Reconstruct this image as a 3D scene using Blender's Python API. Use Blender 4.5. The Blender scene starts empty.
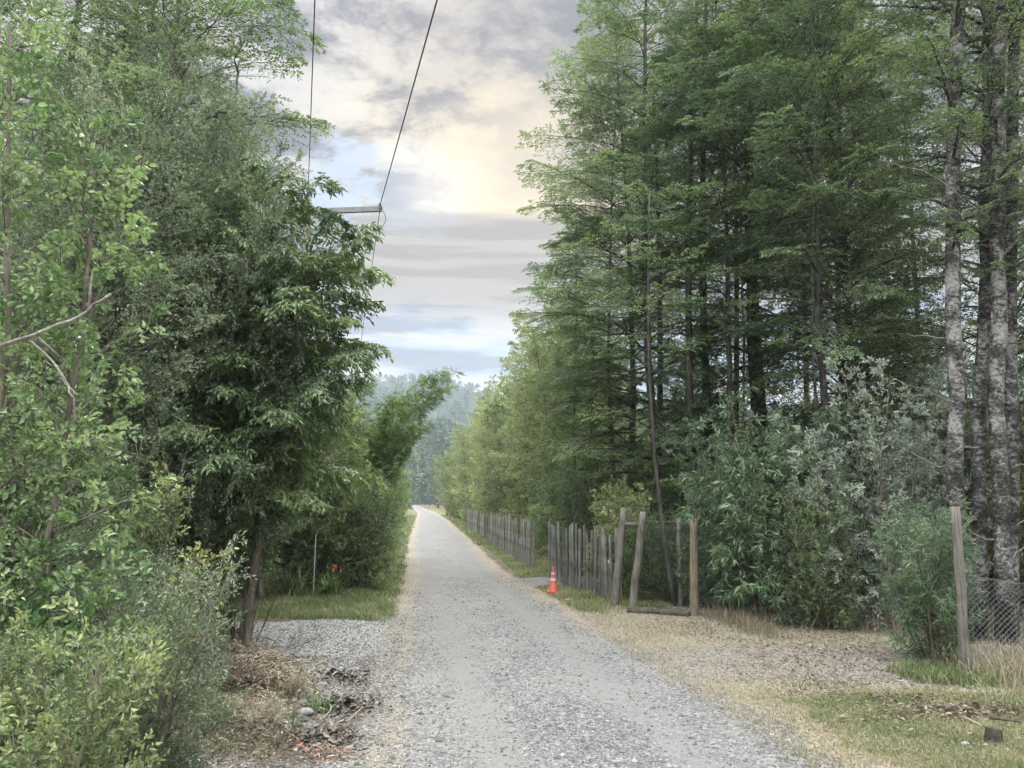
import bpy, math
import numpy as np
from math import radians as R, sin, cos, pi
sc = bpy.context.scene
COL = sc.collection
# ------------------------------------------------------------------ camera
FPX, CX, CY = 800.0, 512.0, 384.0
PITCH = math.atan(116/FPX); YAW = math.atan(82/FPX*math.cos(PITCH)); EYE = np.array([0., 0., 2.2])
cam = bpy.data.cameras.new('camera'); camo = bpy.data.objects.new('camera', cam); COL.objects.link(camo)
cam.sensor_width = 36; cam.lens = FPX/1024*36; cam.clip_start = .05; cam.clip_end = 20000
camo.location = EYE; camo.rotation_euler = (pi/2+PITCH, 0, -YAW); sc.camera = camo
_F = np.array([sin(YAW)*cos(PITCH), cos(YAW)*cos(PITCH), sin(PITCH)])
_R = np.array([cos(YAW), -sin(YAW), 0]); _U = np.cross(_R, _F)
def ray(px, py): return _F + (px-CX)/FPX*_R + (CY-py)/FPX*_U
def PT(px, py, Y):
    d = ray(px, py); return EYE + d*(Y/d[1])
def GP(px, py):
    d = ray(px, py); return EYE + d*(-EYE[2]/d[2])
# ------------------------------------------------------------------ world: Nishita sky behind layered cloud
SUN_AZ = YAW + math.atan(45/800.0)          # measured from +Y towards +X
SUN_EL = R(42)
w = bpy.data.worlds.new('World'); sc.world = w; w.use_nodes = True
nt = w.node_tree; nt.nodes.clear(); N = nt.nodes; Lk = nt.links
def nd(t, **k):
    n = N.new(t)
    for a, b in k.items(): setattr(n, a, b)
    return n
def lk(a, b): Lk.new(a, b)
def mth(op, a, b=None, clamp=False):
    n = nd('ShaderNodeMath', operation=op); n.use_clamp = clamp
    for i, v in enumerate((a, b)):
        if v is None: continue
        if hasattr(v, 'links'): lk(v, n.inputs[i])
        else: n.inputs[i].default_value = v
    return n.outputs[0]
def rng_(v, a, b, c=0., d=1., smooth=True):
    n = nd('ShaderNodeMapRange', interpolation_type='SMOOTHSTEP' if smooth else 'LINEAR'); lk(v, n.inputs[0])
    for i, x in enumerate((a, b, c, d)): n.inputs[i+1].default_value = x
    return n.outputs[0]
def mixc(f, a, b):
    n = nd('ShaderNodeMix', data_type='RGBA')
    if hasattr(f, 'links'): lk(f, n.inputs[0])
    else: n.inputs[0].default_value = f
    for s, v in ((6, a), (7, b)):
        if hasattr(v, 'links'): lk(v, n.inputs[s])
        else: n.inputs[s].default_value = (*v, 1)
    return n.outputs[2]
def noise_(vec, scale, detail=6, rough=.55, dist=0.):
    n = nd('ShaderNodeTexNoise'); lk(vec, n.inputs['Vector']); n.inputs['Scale'].default_value = scale
    n.inputs['Detail'].default_value = detail; n.inputs['Roughness'].default_value = rough; n.inputs['Distortion'].default_value = dist
    return n.outputs['Fac']
sky = nd('ShaderNodeTexSky', sky_type='NISHITA', sun_disc=False, sun_elevation=SUN_EL, sun_rotation=SUN_AZ, altitude=300, air_density=1.2, dust_density=1.5)
tc = nd('ShaderNodeTexCoord'); sep = nd('ShaderNodeSeparateXYZ'); lk(tc.outputs['Generated'], sep.inputs[0])
x, y, z = sep.outputs
zz = mth('ADD', mth('MAXIMUM', z, 0.0), .10)
cmb = nd('ShaderNodeCombineXYZ'); lk(mth('DIVIDE', x, zz), cmb.inputs[0]); lk(mth('DIVIDE', y, zz), cmb.inputs[1])
plane = cmb.outputs[0]
def sdir(az, el): return (sin(az)*cos(el), cos(az)*cos(el), sin(el))
def dotn(v):
    n = nd('ShaderNodeVectorMath', operation='DOT_PRODUCT'); lk(tc.outputs['Generated'], n.inputs[0]); n.inputs[1].default_value = v
    return n.outputs['Value']
def pixdir(px, py):
    d = ray(px, py); return tuple(d/np.linalg.norm(d))
# high puffy layer
n1 = noise_(plane, 2.6, 7, .58, .35)
n2 = noise_(plane, 7.5, 7, .68, .25)
puff = mth('ADD', mth('MULTIPLY', n1, .62), mth('MULTIPLY', n2, .38))
n0 = noise_(plane, 1.1, 3, .5, .3)
glow = rng_(dotn(pixdir(515, 190)), .955, 1.0)          # bright warm patch of cloud in front of the sun
core = rng_(mth('ADD', dotn(pixdir(528, 196)), mth('MULTIPLY', mth('SUBTRACT', n2, .5), .016)), .985, .9995)
cloud_hi = mixc(rng_(puff, .44, .575), (1.6, 1.57, 1.85), (5.6, 5.35, 5.2))
cloud_hi = mixc(mth('MULTIPLY', glow, rng_(puff, .42, .57, .25, .95)), cloud_hi, (8.4, 7.2, 5.3))
cloud_hi = mixc(mth('MULTIPLY', core, .8), cloud_hi, (12.5, 10, 6.4))
cloud_hi = mixc(mth('MULTIPLY', rng_(dotn(pixdir(590, 40)), .955, .998), rng_(n0, .35, .6, .75, .45)), cloud_hi, (1.6, 1.6, 2.0))
# low flat streaky layer below about 21 degrees
st = nd('ShaderNodeMapping'); st.inputs['Scale'].default_value = (3.2, 3.5, 42.0); lk(tc.outputs['Generated'], st.inputs[0])
n3 = noise_(st.outputs[0], 1.0, 6, .6, .6)
st2 = nd('ShaderNodeMapping'); st2.inputs['Scale'].default_value = (3.0, 3.0, 16.0); lk(tc.outputs['Generated'], st2.inputs[0])
n4 = noise_(st2.outputs[0], 1.2, 5, .55, .4)
cloud_lo = mixc(rng_(n3, .43, .58), (2.05, 1.97, 2.0), (3.8, 3.55, 3.35))
cloud_lo = mixc(mth('MULTIPLY', glow, .45), cloud_lo, (4.9, 4.1, 3.3))
edge = mth('ADD', z, mth('MULTIPLY', mth('SUBTRACT', n1, .5), .02))
cloud = mixc(rng_(edge, .338, .352), cloud_lo, cloud_hi)
# openings: a strip of broken blue above the hills and a small blue hole
blue = mixc(.55, sky.outputs[0], (1.6, 2.9, 4.6))
low = mth('MULTIPLY', rng_(mth('ADD', z, mth('MULTIPLY', mth('SUBTRACT', n4, .5), .14)), .20, .25, 1, 0), 1.0)
strk = rng_(mth('ADD', mth('MULTIPLY', n3, .65), mth('MULTIPLY', n4, .35)), .46, .54)
lowc = mixc(strk, blue, (6.8, 6.6, 6.6))
lowc = mixc(rng_(n4, .40, .50, .8, 0), lowc, (2.4, 2.7, 3.4))
cloud = mixc(mth('MULTIPLY', low, .9), cloud, lowc)
hole = mth('MULTIPLY', rng_(mth('ADD', dotn(pixdir(342, 182)), mth('MULTIPLY', mth('SUBTRACT', n2, .5), .008)), .9982, .9999), .8)
hole2 = mth('MULTIPLY', rng_(mth('ADD', dotn(pixdir(415, 190)), mth('MULTIPLY', mth('SUBTRACT', n2, .5), .004)), .9975, .9997), .35)
cloud = mixc(mth('MAXIMUM', hole, hole2), cloud, blue)
cloud = mixc(rng_(z, .52, .72), cloud, (3.5, 3.55, 3.55))
# an overcast vault is brighter overhead than near the horizon
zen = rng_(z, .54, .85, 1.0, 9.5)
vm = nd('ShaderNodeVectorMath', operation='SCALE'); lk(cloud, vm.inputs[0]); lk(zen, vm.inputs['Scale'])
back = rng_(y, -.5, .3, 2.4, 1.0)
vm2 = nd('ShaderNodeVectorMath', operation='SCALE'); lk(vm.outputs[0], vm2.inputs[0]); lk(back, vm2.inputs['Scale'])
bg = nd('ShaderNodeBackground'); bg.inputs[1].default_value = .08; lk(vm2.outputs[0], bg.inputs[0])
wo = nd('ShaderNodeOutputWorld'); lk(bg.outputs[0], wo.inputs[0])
w.cycles.sampling_method = 'MANUAL'; w.cycles.sample_map_resolution = 512
# ------------------------------------------------------------------ sun behind thin cloud
sl = bpy.data.lights.new('sun', 'SUN'); sl.energy = 1.5; sl.angle = R(20); sl.color = (1, .93, .82)
so = bpy.data.objects.new('sun', sl); COL.objects.link(so)
from mathutils import Vector
so.rotation_euler = Vector(sdir(SUN_AZ, SUN_EL)).to_track_quat('Z', 'Y').to_euler()
so.location = (10, 30, 60)
# ------------------------------------------------------------------ render settings
sc.view_settings.view_transform = 'Standard'; sc.view_settings.look = 'None'; sc.view_settings.gamma = 1
sc.view_settings.exposure = .9
sc.render.engine = 'CYCLES'
cy = sc.cycles
cy.max_bounces = 6; cy.diffuse_bounces = 5; cy.glossy_bounces = 2; cy.transmission_bounces = 4; cy.volume_bounces = 0; cy.transparent_max_bounces = 8
cy.use_denoising = True; cy.denoiser = 'OPENIMAGEDENOISE'; cy.caustics_reflective = False; cy.caustics_refractive = False
cy.sample_clamp_indirect = 4.0

# ================================================================== helpers
def tag(o, label=None, cat=None, group=None, kind=None):
    if label: o['label'] = label
    if cat: o['category'] = cat
    if group: o['group'] = group
    if kind: o['kind'] = kind
    return o
def empty(name, loc, rz=0, scale=1):
    o = bpy.data.objects.new(name, None); COL.objects.link(o); o.location = loc; o.rotation_euler = (0, 0, rz)
    o.scale = (scale,)*3 if np.isscalar(scale) else scale; o.empty_display_size = .2
    return o
def copy_tree(o, parent=None):
    c = o.copy(); COL.objects.link(c)
    if parent is not None: c.parent = parent
    for ch in [q for q in o.children]: copy_tree(ch, c)
    return c
class Geo:
    """collects vertices and faces (tris / quads / ngons of fixed size) with per-face random value and material slot"""
    def __init__(s): s.V = []; s.F = []; s.n = 0; s.A = []
    def add(s, V, F, a=None):
        V = np.asarray(V, float).reshape(-1, 3); F = np.asarray(F, int)
        s.V.append(V); s.F.append(F + s.n); s.n += len(V)
        s.A.append(np.full(len(F), .5) if a is None else np.broadcast_to(np.asarray(a, float), (len(F),)))
    def build(s, name, mat, parent=None, smooth=False, loc=None):
        me = bpy.data.meshes.new(name)
        if s.n:
            V = np.concatenate(s.V); me.vertices.add(len(V)); me.vertices.foreach_set('co', V.astype(np.float32).ravel())
            li = np.concatenate([f.ravel() for f in s.F]); lt = np.concatenate([np.full(len(f), f.shape[1]) for f in s.F])
            me.loops.add(len(li)); me.loops.foreach_set('vertex_index', li.astype(np.int32))
            me.polygons.add(len(lt)); me.polygons.foreach_set('loop_start', np.concatenate([[0], np.cumsum(lt)[:-1]]).astype(np.int32))
            try: me.polygons.foreach_set('loop_total', lt.astype(np.int32))
            except Exception: pass
            at = me.attributes.new('rnd', 'FLOAT', 'FACE'); at.data.foreach_set('value', np.concatenate(s.A).astype(np.float32))
            me.polygons.foreach_set('use_smooth', np.full(len(lt), smooth))
            me.update(calc_edges=True); me.validate()
        me.materials.append(mat)
        o = bpy.data.objects.new(name, me); COL.objects.link(o)
        if parent is not None: o.parent = parent
        if loc is not None: o.location = loc
        return o
def norm(v): return v/np.maximum(np.linalg.norm(v, axis=-1, keepdims=True), 1e-9)
UP = np.array([0., 0., 1.])
def sidev(d):
    s = np.cross(d, UP); bad = np.linalg.norm(s, axis=-1) < .05
    if np.any(bad): s[bad] = (1, 0, 0)
    return norm(s)
def tube(g, P, r, k=6, a=.5, cap=True):
    P = np.asarray(P, float); n = len(P); r = np.broadcast_to(np.asarray(r, float), (n,))
    T = norm(np.gradient(P, axis=0)); ref = np.array([0.31, .95, .05]) if abs(T[:, 2]).mean() > .6 else UP
    S = norm(np.cross(T, ref)); B = np.cross(S, T); th = np.arange(k)*2*pi/k
    V = P[:, None] + r[:, None, None]*(cos_(th)[None, :, None]*S[:, None] + sin_(th)[None, :, None]*B[:, None])
    i = np.arange(n-1)[:, None]*k; j = np.arange(k)[None]; j2 = (j+1) % k
    F = np.stack([i+j, i+j2, i+k+j2, i+k+j], -1).reshape(-1, 4)
    g.add(V, F, a)
    if cap:
        base = g.n - n*k
        g.F.append(np.array([[base+(n-1)*k+q for q in range(k)]])); g.A.append(np.array([a if np.isscalar(a) else .5]))
        g.F.append(np.array([[base+q for q in range(k)][::-1]])); g.A.append(np.array([a if np.isscalar(a) else .5]))
def cos_(a): return np.cos(a)
def sin_(a): return np.sin(a)
def sticks(g, P0, P1, r0, r1, a=.5):
    """many thin three-sided rods at once"""
    P0 = P0.reshape(-1, 3); P1 = P1.reshape(-1, 3); M = len(P0)
    if M == 0: return
    d = norm(P1-P0); S = sidev(d); B = np.cross(S, d); th = np.arange(3)*2*pi/3
    ring = cos_(th)[None, :, None]*S[:, None] + sin_(th)[None, :, None]*B[:, None]
    r0 = np.broadcast_to(r0, (M,))[:, None, None]; r1 = np.broadcast_to(r1, (M,))[:, None, None]
    V = np.concatenate([P0[:, None]+ring*r0, P1[:, None]+ring*r1], 1)
    b = np.arange(M)[:, None, None]*6
    F = (b + np.array([[0, 1, 4, 3], [1, 2, 5, 4], [2, 0, 3, 5]])[None]).reshape(-1, 4)
    g.add(V, F, a)
# leaf outlines: (u along, v across, w along the normal), faces
TPL = {
 'rhomb': (np.array([[0, 0, 0], [.42, -.5, .1], [1, 0, -.08], [.42, .5, .1]]), np.array([[0, 1, 2, 3]])),
 'leaf': (np.array([[0, 0, 0], [.28, -.42, .10], [.66, -.40, .07], [1, 0, -.16], [.66, .40, .07], [.28, .42, .10], [.48, 0, 0]]),
          [np.array([[0, 1, 2, 6], [6, 2, 3, 4], [0, 6, 4, 5]])]),
 'long': (np.array([[0, 0, 0], [.3, -.5, .03], [.65, -.36, -.05], [1, 0, -.25], [.65, .36, -.05], [.3, .5, .03]]), np.array([[0, 1, 4, 5], [1, 2, 3, 4]])),
}
def leaves(g, P, D, Nn, L, W, a, tpl='rhomb'):
    P = P.reshape(-1, 3); D = norm(D.reshape(-1, 3)); Nn = Nn.reshape(-1, 3); M = len(P)
    if M == 0: return
    S = norm(np.cross(D, Nn)); Nn = np.cross(S, D)
    T, F = TPL[tpl]; F = F[0] if isinstance(F, list) else F
    L = np.broadcast_to(np.asarray(L, float).reshape(-1), (M,)); W = np.broadcast_to(np.asarray(W, float).reshape(-1), (M,))
    V = P[:, None] + T[None, :, 0:1]*L[:, None, None]*D[:, None] + T[None, :, 1:2]*W[:, None, None]*S[:, None] + T[None, :, 2:3]*L[:, None, None]*Nn[:, None]
    FF = (np.arange(M)[:, None, None]*len(T) + F[None]).reshape(-1, F.shape[1])
    a = np.repeat(np.broadcast_to(np.asarray(a, float).reshape(-1), (M,)), len(F))
    g.add(V, FF, a)

def grow(seed, stems, H, nl, t0, prof, elev, curve=0., tw_sp=.16, tw_len=.32, tw_ang=55, roll=12, K=7, sub=.45, J=7, leaf=(.07, .035),
         tpl='rhomb', droop=.15, njit=.35, az=None, limb_r=.35, s0=.15, spin=2.399, twig_r=.006, wob=.12, ldroop=0., jit_e=8, la=50, stem_leaf=True, hue=.25):
    """stems: list of (points, r_base, r_top).  Returns trunk Geo, limbs Geo, crown Geo"""
    rg = np.random.default_rng(seed); gt, gw, gl = Geo(), Geo(), Geo()
    for (SP, rb, rt) in stems:
        SP = np.asarray(SP, float); n = len(SP); tt = np.linspace(0, 1, n)
        fine = np.linspace(0, 1, max(n, 14)); Q = np.stack([np.interp(fine, tt, SP[:, c]) for c in range(3)], 1)
        if len(fine) > 4:
            Q[1:-1] = (Q[:-2]+2*Q[1:-1]+Q[2:])/4
            Q[1:-1, :2] += rg.normal(0, rb*.18, (len(Q)-2, 2))
        rad = rb + (rt-rb)*fine**.8; rad[0] *= 1.25
        tube(gt, Q, rad, 9 if rb > .08 else 6, a=rg.random())
        zt = max(SP[-1, 2], .1)
        phase = rg.random()*6.28
        for i in range(nl):
            t = t0 + (1-t0)*((i+rg.random()*.8)/nl); b = np.array([np.interp(t, fine, Q[:, c]) for c in range(3)])
            rr = float(np.interp(t, fine, rad))
            h = t; L = prof(h)*rg.uniform(.72, 1.12)
            if L < .12: continue
            if az is not None: azm = az(rg)
            else: azm = phase + i*spin + rg.normal(0, .35)
            e = R(elev(h) + rg.normal(0, jit_e)); m = 7; ts = np.linspace(0, 1, m)
            ee = e + R(curve)*ts; aa = azm + np.cumsum(rg.normal(0, wob, m))
            seg = np.stack([cos_(ee)*sin_(aa), cos_(ee)*cos_(aa), sin_(ee)], 1)*(L/(m-1))
            Pp = b + np.concatenate([np.zeros((1, 3)), np.cumsum(seg[:-1], 0)])
            lr = max(min(rr*limb_r, .012+L*.016), .005)
            tube(gw, Pp, lr*(1-.82*ts), 5 if lr > .02 else 4, a=rg.random(), cap=False)
            M = max(3, int(L*(1-s0)/tw_sp)); s = np.clip(s0 + (1-s0)*(np.arange(M)+rg.random(M)*.7)/M, 0, .995)
            B = np.stack([np.interp(s, ts, Pp[:, c]) for c in range(3)], 1)
            D = norm(np.stack([np.interp(s, ts, seg[:, c]) for c in range(3)], 1))
            S = sidev(D); U = np.cross(S, D); sg = np.where(np.arange(M) % 2, 1., -1.)
            ph = rg.normal(0, R(roll), M); sv = cos_(ph)[:, None]*S + sin_(ph)[:, None]*U; nv = norm(np.cross(sv, D))
            an = R(tw_ang)*(1-.45*s)*rg.uniform(.75, 1.2, M)
            TD = norm(cos_(an)[:, None]*D + (sin_(an)*sg)[:, None]*sv)
            tl = np.clip(L*tw_len*(1-s)**.55*rg.uniform(.7, 1.25, M) + .12, .1, 2.5)
            drp = np.array([0, 0, -droop])
            # sub twigs
            tk = (np.arange(K)+.6)/K; tk = tk[None] + rg.uniform(-.3, .3, (M, K))/K
            C0 = B[:, None] + TD[:, None]*(tl[:, None]*tk)[..., None] + drp*(tl[:, None]*tk**2)[..., None]
            TDc = norm(TD[:, None] + 2*drp*tk[..., None])
            sg2 = np.where(np.arange(K) % 2, 1., -1.)[None, :, None]
            nvc = np.broadcast_to(nv[:, None], C0.shape); sv2 = norm(np.cross(nvc, TDc) + rg.normal(0, njit*.6, C0.shape))
            a2 = R(50)*rg.uniform(.6, 1.2, (M, K, 1)); SD = norm(cos_(a2)*TDc + sin_(a2)*sg2*sv2)
            sl_ = (tl[:, None]*sub*(1-.6*tk) + .05)*rg.uniform(.7, 1.2, (M, K))
            sticks(gw, B, B+TD*tl[:, None]+drp*tl[:, None], np.maximum(twig_r*1.4, tl*.006), twig_r*.4, a=rg.random())
            if twig_r > .002: sticks(gw, C0, C0+SD*sl_[..., None], twig_r*.6, twig_r*.35, a=rg.random())
            tj = ((np.arange(J)+.7)/J)[None, None] + rg.uniform(-.3, .3, (M, K, J))/J
            LP = C0[:, :, None] + SD[:, :, None]*(sl_[..., None]*tj)[..., None] + drp*(sl_[..., None]*tj**2)[..., None]
            n3_ = norm(nvc[:, :, None] + rg.normal(0, njit, LP.shape))
            s3 = norm(np.cross(n3_, np.broadcast_to(SD[:, :, None], LP.shape))); sg3 = np.where(np.arange(J) % 2, 1., -1.)[None, None, :, None]
            a3 = R(la)*rg.uniform(.5, 1.3, LP.shape[:-1]+(1,))
            LD = cos_(a3)*SD[:, :, None] + sin_(a3)*sg3*s3 + np.array([0, 0, -ldroop])
            sz = rg.uniform(.65, 1.2, LP.shape[:-1])
            hv = np.clip(.5 + rg.normal(0, hue*.6) + rg.normal(0, hue*.35, (M, 1, 1)) + rg.normal(0, hue*.6, LP.shape[:-1]), 0, 1)
            leaves(gl, LP, LD, n3_, (sz*leaf[0]).ravel(), (sz*leaf[1]).ravel(), hv.ravel(), tpl)
    return gt, gw, gl
# ------------------------------------------------------------------ materials
def newmat(name):
    global nt, N, Lk
    m = bpy.data.materials.new(name); m.use_nodes = True; nt = m.node_tree; N = nt.nodes; Lk = nt.links; N.clear()
    return m
def ramp(fac, stops):
    n = nd('ShaderNodeValToRGB'); lk(fac, n.inputs[0]); e = n.color_ramp.elements
    while len(e) < len(stops): e.new(.5)
    for i, (p, c) in enumerate(stops): e[i].position = p; e[i].color = (*c, 1)
    return n.outputs[0]
def attr(nm): return nd('ShaderNodeAttribute', attribute_name=nm).outputs['Fac']
def pbsdf(col, rough=.6, spec=.4, nrm=None):
    p = nd('ShaderNodeBsdfPrincipled')
    if hasattr(col, 'links'): lk(col, p.inputs['Base Color'])
    else: p.inputs['Base Color'].default_value = (*col, 1)
    if hasattr(rough, 'links'): lk(rough, p.inputs['Roughness'])
    else: p.inputs['Roughness'].default_value = rough
    p.inputs['Specular IOR Level'].default_value = spec
    if nrm is not None: lk(nrm, p.inputs['Normal'])
    return p.outputs[0]
def bump(h, strength=.5, dist=.02):
    b = nd('ShaderNodeBump'); b.inputs['Strength'].default_value = strength; b.inputs['Distance'].default_value = dist; lk(h, b.inputs['Height'])
    return b.outputs[0]
def out(s): lk(s, nd('ShaderNodeOutputMaterial').inputs[0])
def leafmat(name, c0, c1, c2, rough=.42, spec=.5, trans=.32, under=None):
    m = newmat(name)
    info = nd('ShaderNodeObjectInfo'); ov = mth('MULTIPLY', mth('SUBTRACT', info.outputs['Random'], .5), .22)
    col = ramp(mth('ADD', attr('rnd'), ov, True), [(.08, c0), (.5, c1), (.95, c2)])
    if under:
        geo = nd('ShaderNodeNewGeometry'); col = mixc(geo.outputs['Backfacing'], col, under)
    p = pbsdf(col, rough, spec); t = nd('ShaderNodeBsdfTranslucent')
    hs = nd('ShaderNodeHueSaturation'); hs.inputs['Saturation'].default_value = 1.15; hs.inputs['Value'].default_value = 1.5; lk(col, hs.inputs['Color']); lk(hs.outputs[0], t.inputs[0])
    mx = nd('ShaderNodeMixShader'); mx.inputs[0].default_value = trans; lk(p, mx.inputs[1]); lk(t.outputs[0], mx.inputs[2]); out(mx.outputs[0])
    return m
def woodmat(name, c0, c1, c2, sx=14, sz=3, bs=.5, moss=None, wd_=.14, fb=.4):
    m = newmat(name); t = nd('ShaderNodeTexCoord'); mp = nd('ShaderNodeMapping'); mp.inputs['Scale'].default_value = (sx, sx, sz); lk(t.outputs['Object'], mp.inputs[0])
    a = noise_(mp.outputs[0], 1, 6, .65, .8); b = noise_(t.outputs['Object'], 2.6, 5, .6, .5)
    col = ramp(mth('ADD', mth('MULTIPLY', a, 1-fb), mth('MULTIPLY', b, fb)), [(.5-wd_, c0), (.5, c1), (.5+wd_, c2)])
    if moss: col = mixc(rng_(noise_(t.outputs['Object'], 3.3, 5, .6), .52, .64, 0, .8), col, moss)
    out(pbsdf(col, .85, .25, bump(a, bs, .03))); return m
F_ = lambda a: tuple(a)
M = {}
M['coihue'] = leafmat('leaf_small_dark_green', (.06, .10, .05), (.135, .19, .092), (.26, .325, .15), trans=.4)
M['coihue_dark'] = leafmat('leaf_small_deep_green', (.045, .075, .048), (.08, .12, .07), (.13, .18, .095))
M['olive'] = leafmat('leaf_olive', (.14, .185, .08), (.255, .30, .14), (.38, .41, .21))
M['fresh'] = leafmat('leaf_fresh_green', (.09, .135, .065), (.18, .235, .12), (.32, .375, .20), trans=.42)
M['grey'] = leafmat('leaf_grey_green', (.065, .105, .055), (.13, .18, .10), (.27, .33, .20), rough=.35, spec=.6)
M['pinnate'] = leafmat('leaf_glossy_green', (.042, .078, .036), (.088, .14, .062), (.195, .26, .11), rough=.34, spec=.5)
M['lime'] = leafmat('leaf_bright_green', (.06, .115, .045), (.12, .19, .08), (.25, .34, .15), rough=.35)
M['shrub'] = leafmat('leaf_shrub_green', (.06, .10, .04), (.14, .19, .08), (.30, .345, .15), rough=.38)
M['bamboo'] = leafmat('leaf_bamboo', (.06, .11, .04), (.11, .175, .06), (.20, .27, .10), trans=.4)
M['silver'] = leafmat('leaf_silvery', (.13, .17, .12), (.22, .27, .20), (.38, .43, .34), rough=.4, under=(.3, .34, .28))
M['long'] = leafmat('leaf_long_green', (.06, .11, .06), (.11, .17, .09), (.21, .29, .16), rough=.35)
M['yellow'] = leafmat('leaf_yellow_green', (.17, .20, .06), (.29, .32, .11), (.45, .46, .2))
M['bark_dark'] = woodmat('bark_dark', (.03, .028, .026), (.075, .07, .062), (.16, .155, .145))
M['bark_grey'] = woodmat('bark_grey_lichen', (.016, .015, .014), (.075, .072, .067), (.27, .27, .26), sx=14, sz=20, bs=.8, wd_=.085, fb=.5)
M['bark_brown'] = woodmat('bark_brown', (.06, .05, .04), (.13, .11, .09), (.24, .21, .18), moss=(.09, .11, .05))
M['bark_pale'] = woodmat('bark_pale', (.09, .08, .07), (.2, .19, .17), (.36, .34, .31), sx=25, sz=25)
M['post'] = woodmat('post_wood', (.06, .056, .048), (.145, .135, .115), (.24, .228, .20), sx=40, sz=2.5)
M['post_tan'] = woodmat('post_tan_wood', (.10, .085, .06), (.20, .17, .12), (.29, .255, .19), sx=40, sz=2.5)
M['picket'] = woodmat('picket_wood', (.08, .08, .073), (.20, .197, .18), (.35, .345, .32), sx=40, sz=2.0)
M['dead'] = woodmat('dead_wood', (.10, .08, .06), (.24, .21, .17), (.42, .39, .34), sx=30, sz=30)
M['dead_dark'] = woodmat('dead_dark_wood', (.02, .017, .015), (.06, .05, .042), (.13, .11, .09), sx=20, sz=20)
def plain(name, col, rough=.5, metal=0., spec=.5, nz=.0):
    m = newmat(name); c = col
    if nz:
        t = nd('ShaderNodeTexCoord'); c = mixc(rng_(noise_(t.outputs['Object'], 9, 5, .6), .4, .65, 0, nz), col, tuple(q*.45 for q in col))
    p = pbsdf(c, rough, spec); p.node.inputs['Metallic'].default_value = metal; out(p); return m
M['wire'] = plain('galvanised_wire', (.15, .155, .155), .5, .5)
M['cable'] = plain('cable', (.06, .06, .065), .6)
M['steel'] = plain('galvanised_steel', (.26, .265, .27), .5, .3, nz=.4)
M['ceramic'] = plain('insulator', (.05, .05, .055), .3)
M['cone'] = plain('cone_orange', (.50, .10, .07), .6, nz=.35)
M['coneband'] = plain('cone_band', (.50, .49, .47), .6, nz=.5)
M['white'] = plain('white_paint', (.45, .46, .45), .5, nz=.4)
M['blue'] = plain('blue_sign', (.22, .27, .34), .5, nz=.1)
M['straw'] = leafmat('straw_blades', (.17, .145, .10), (.30, .26, .18), (.46, .40, .30), rough=.6, trans=.2)
M['litter'] = leafmat('dead_leaves', (.055, .042, .033), (.15, .115, .085), (.34, .28, .20), rough=.6, trans=.1)
M['flower'] = leafmat('petal_orange', (.5, .12, .04), (.65, .18, .06), (.72, .28, .09), trans=.3)
# ================================================================== terrain
_rt = np.random.default_rng(5).random((256, 256))
def vn(x, y):
    xi = np.floor(x).astype(int); yi = np.floor(y).astype(int); fx = x-xi; fy = y-yi
    fx = fx*fx*(3-2*fx); fy = fy*fy*(3-2*fy)
    g = lambda a, b: _rt[a & 255, b & 255]
    return (g(xi, yi)*(1-fx)+g(xi+1, yi)*fx)*(1-fy) + (g(xi, yi+1)*(1-fx)+g(xi+1, yi+1)*fx)*fy
def fbm(x, y, o=4):
    s = 0; a = .5; t = 0
    for k in range(o): s = s + a*vn(x*2**k+17.3*k, y*2**k+5.1*k); t += a; a *= .5
    return s/t
LE_Y = [-50, 8, 16, 25, 44, 88, 146, 300, 600]; LE_X = [-.6, -.6, -.45, -.5, -.9, -1.3, -1.9, -7, -22]
RE_X = [3.4, 3.55, 2.75, 2.12, 2.05, 1.8, .8, -4, -19]
def sstep(v, a, b): t = np.clip((v-a)/(b-a), 0, 1); return t*t*(3-2*t)
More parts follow.
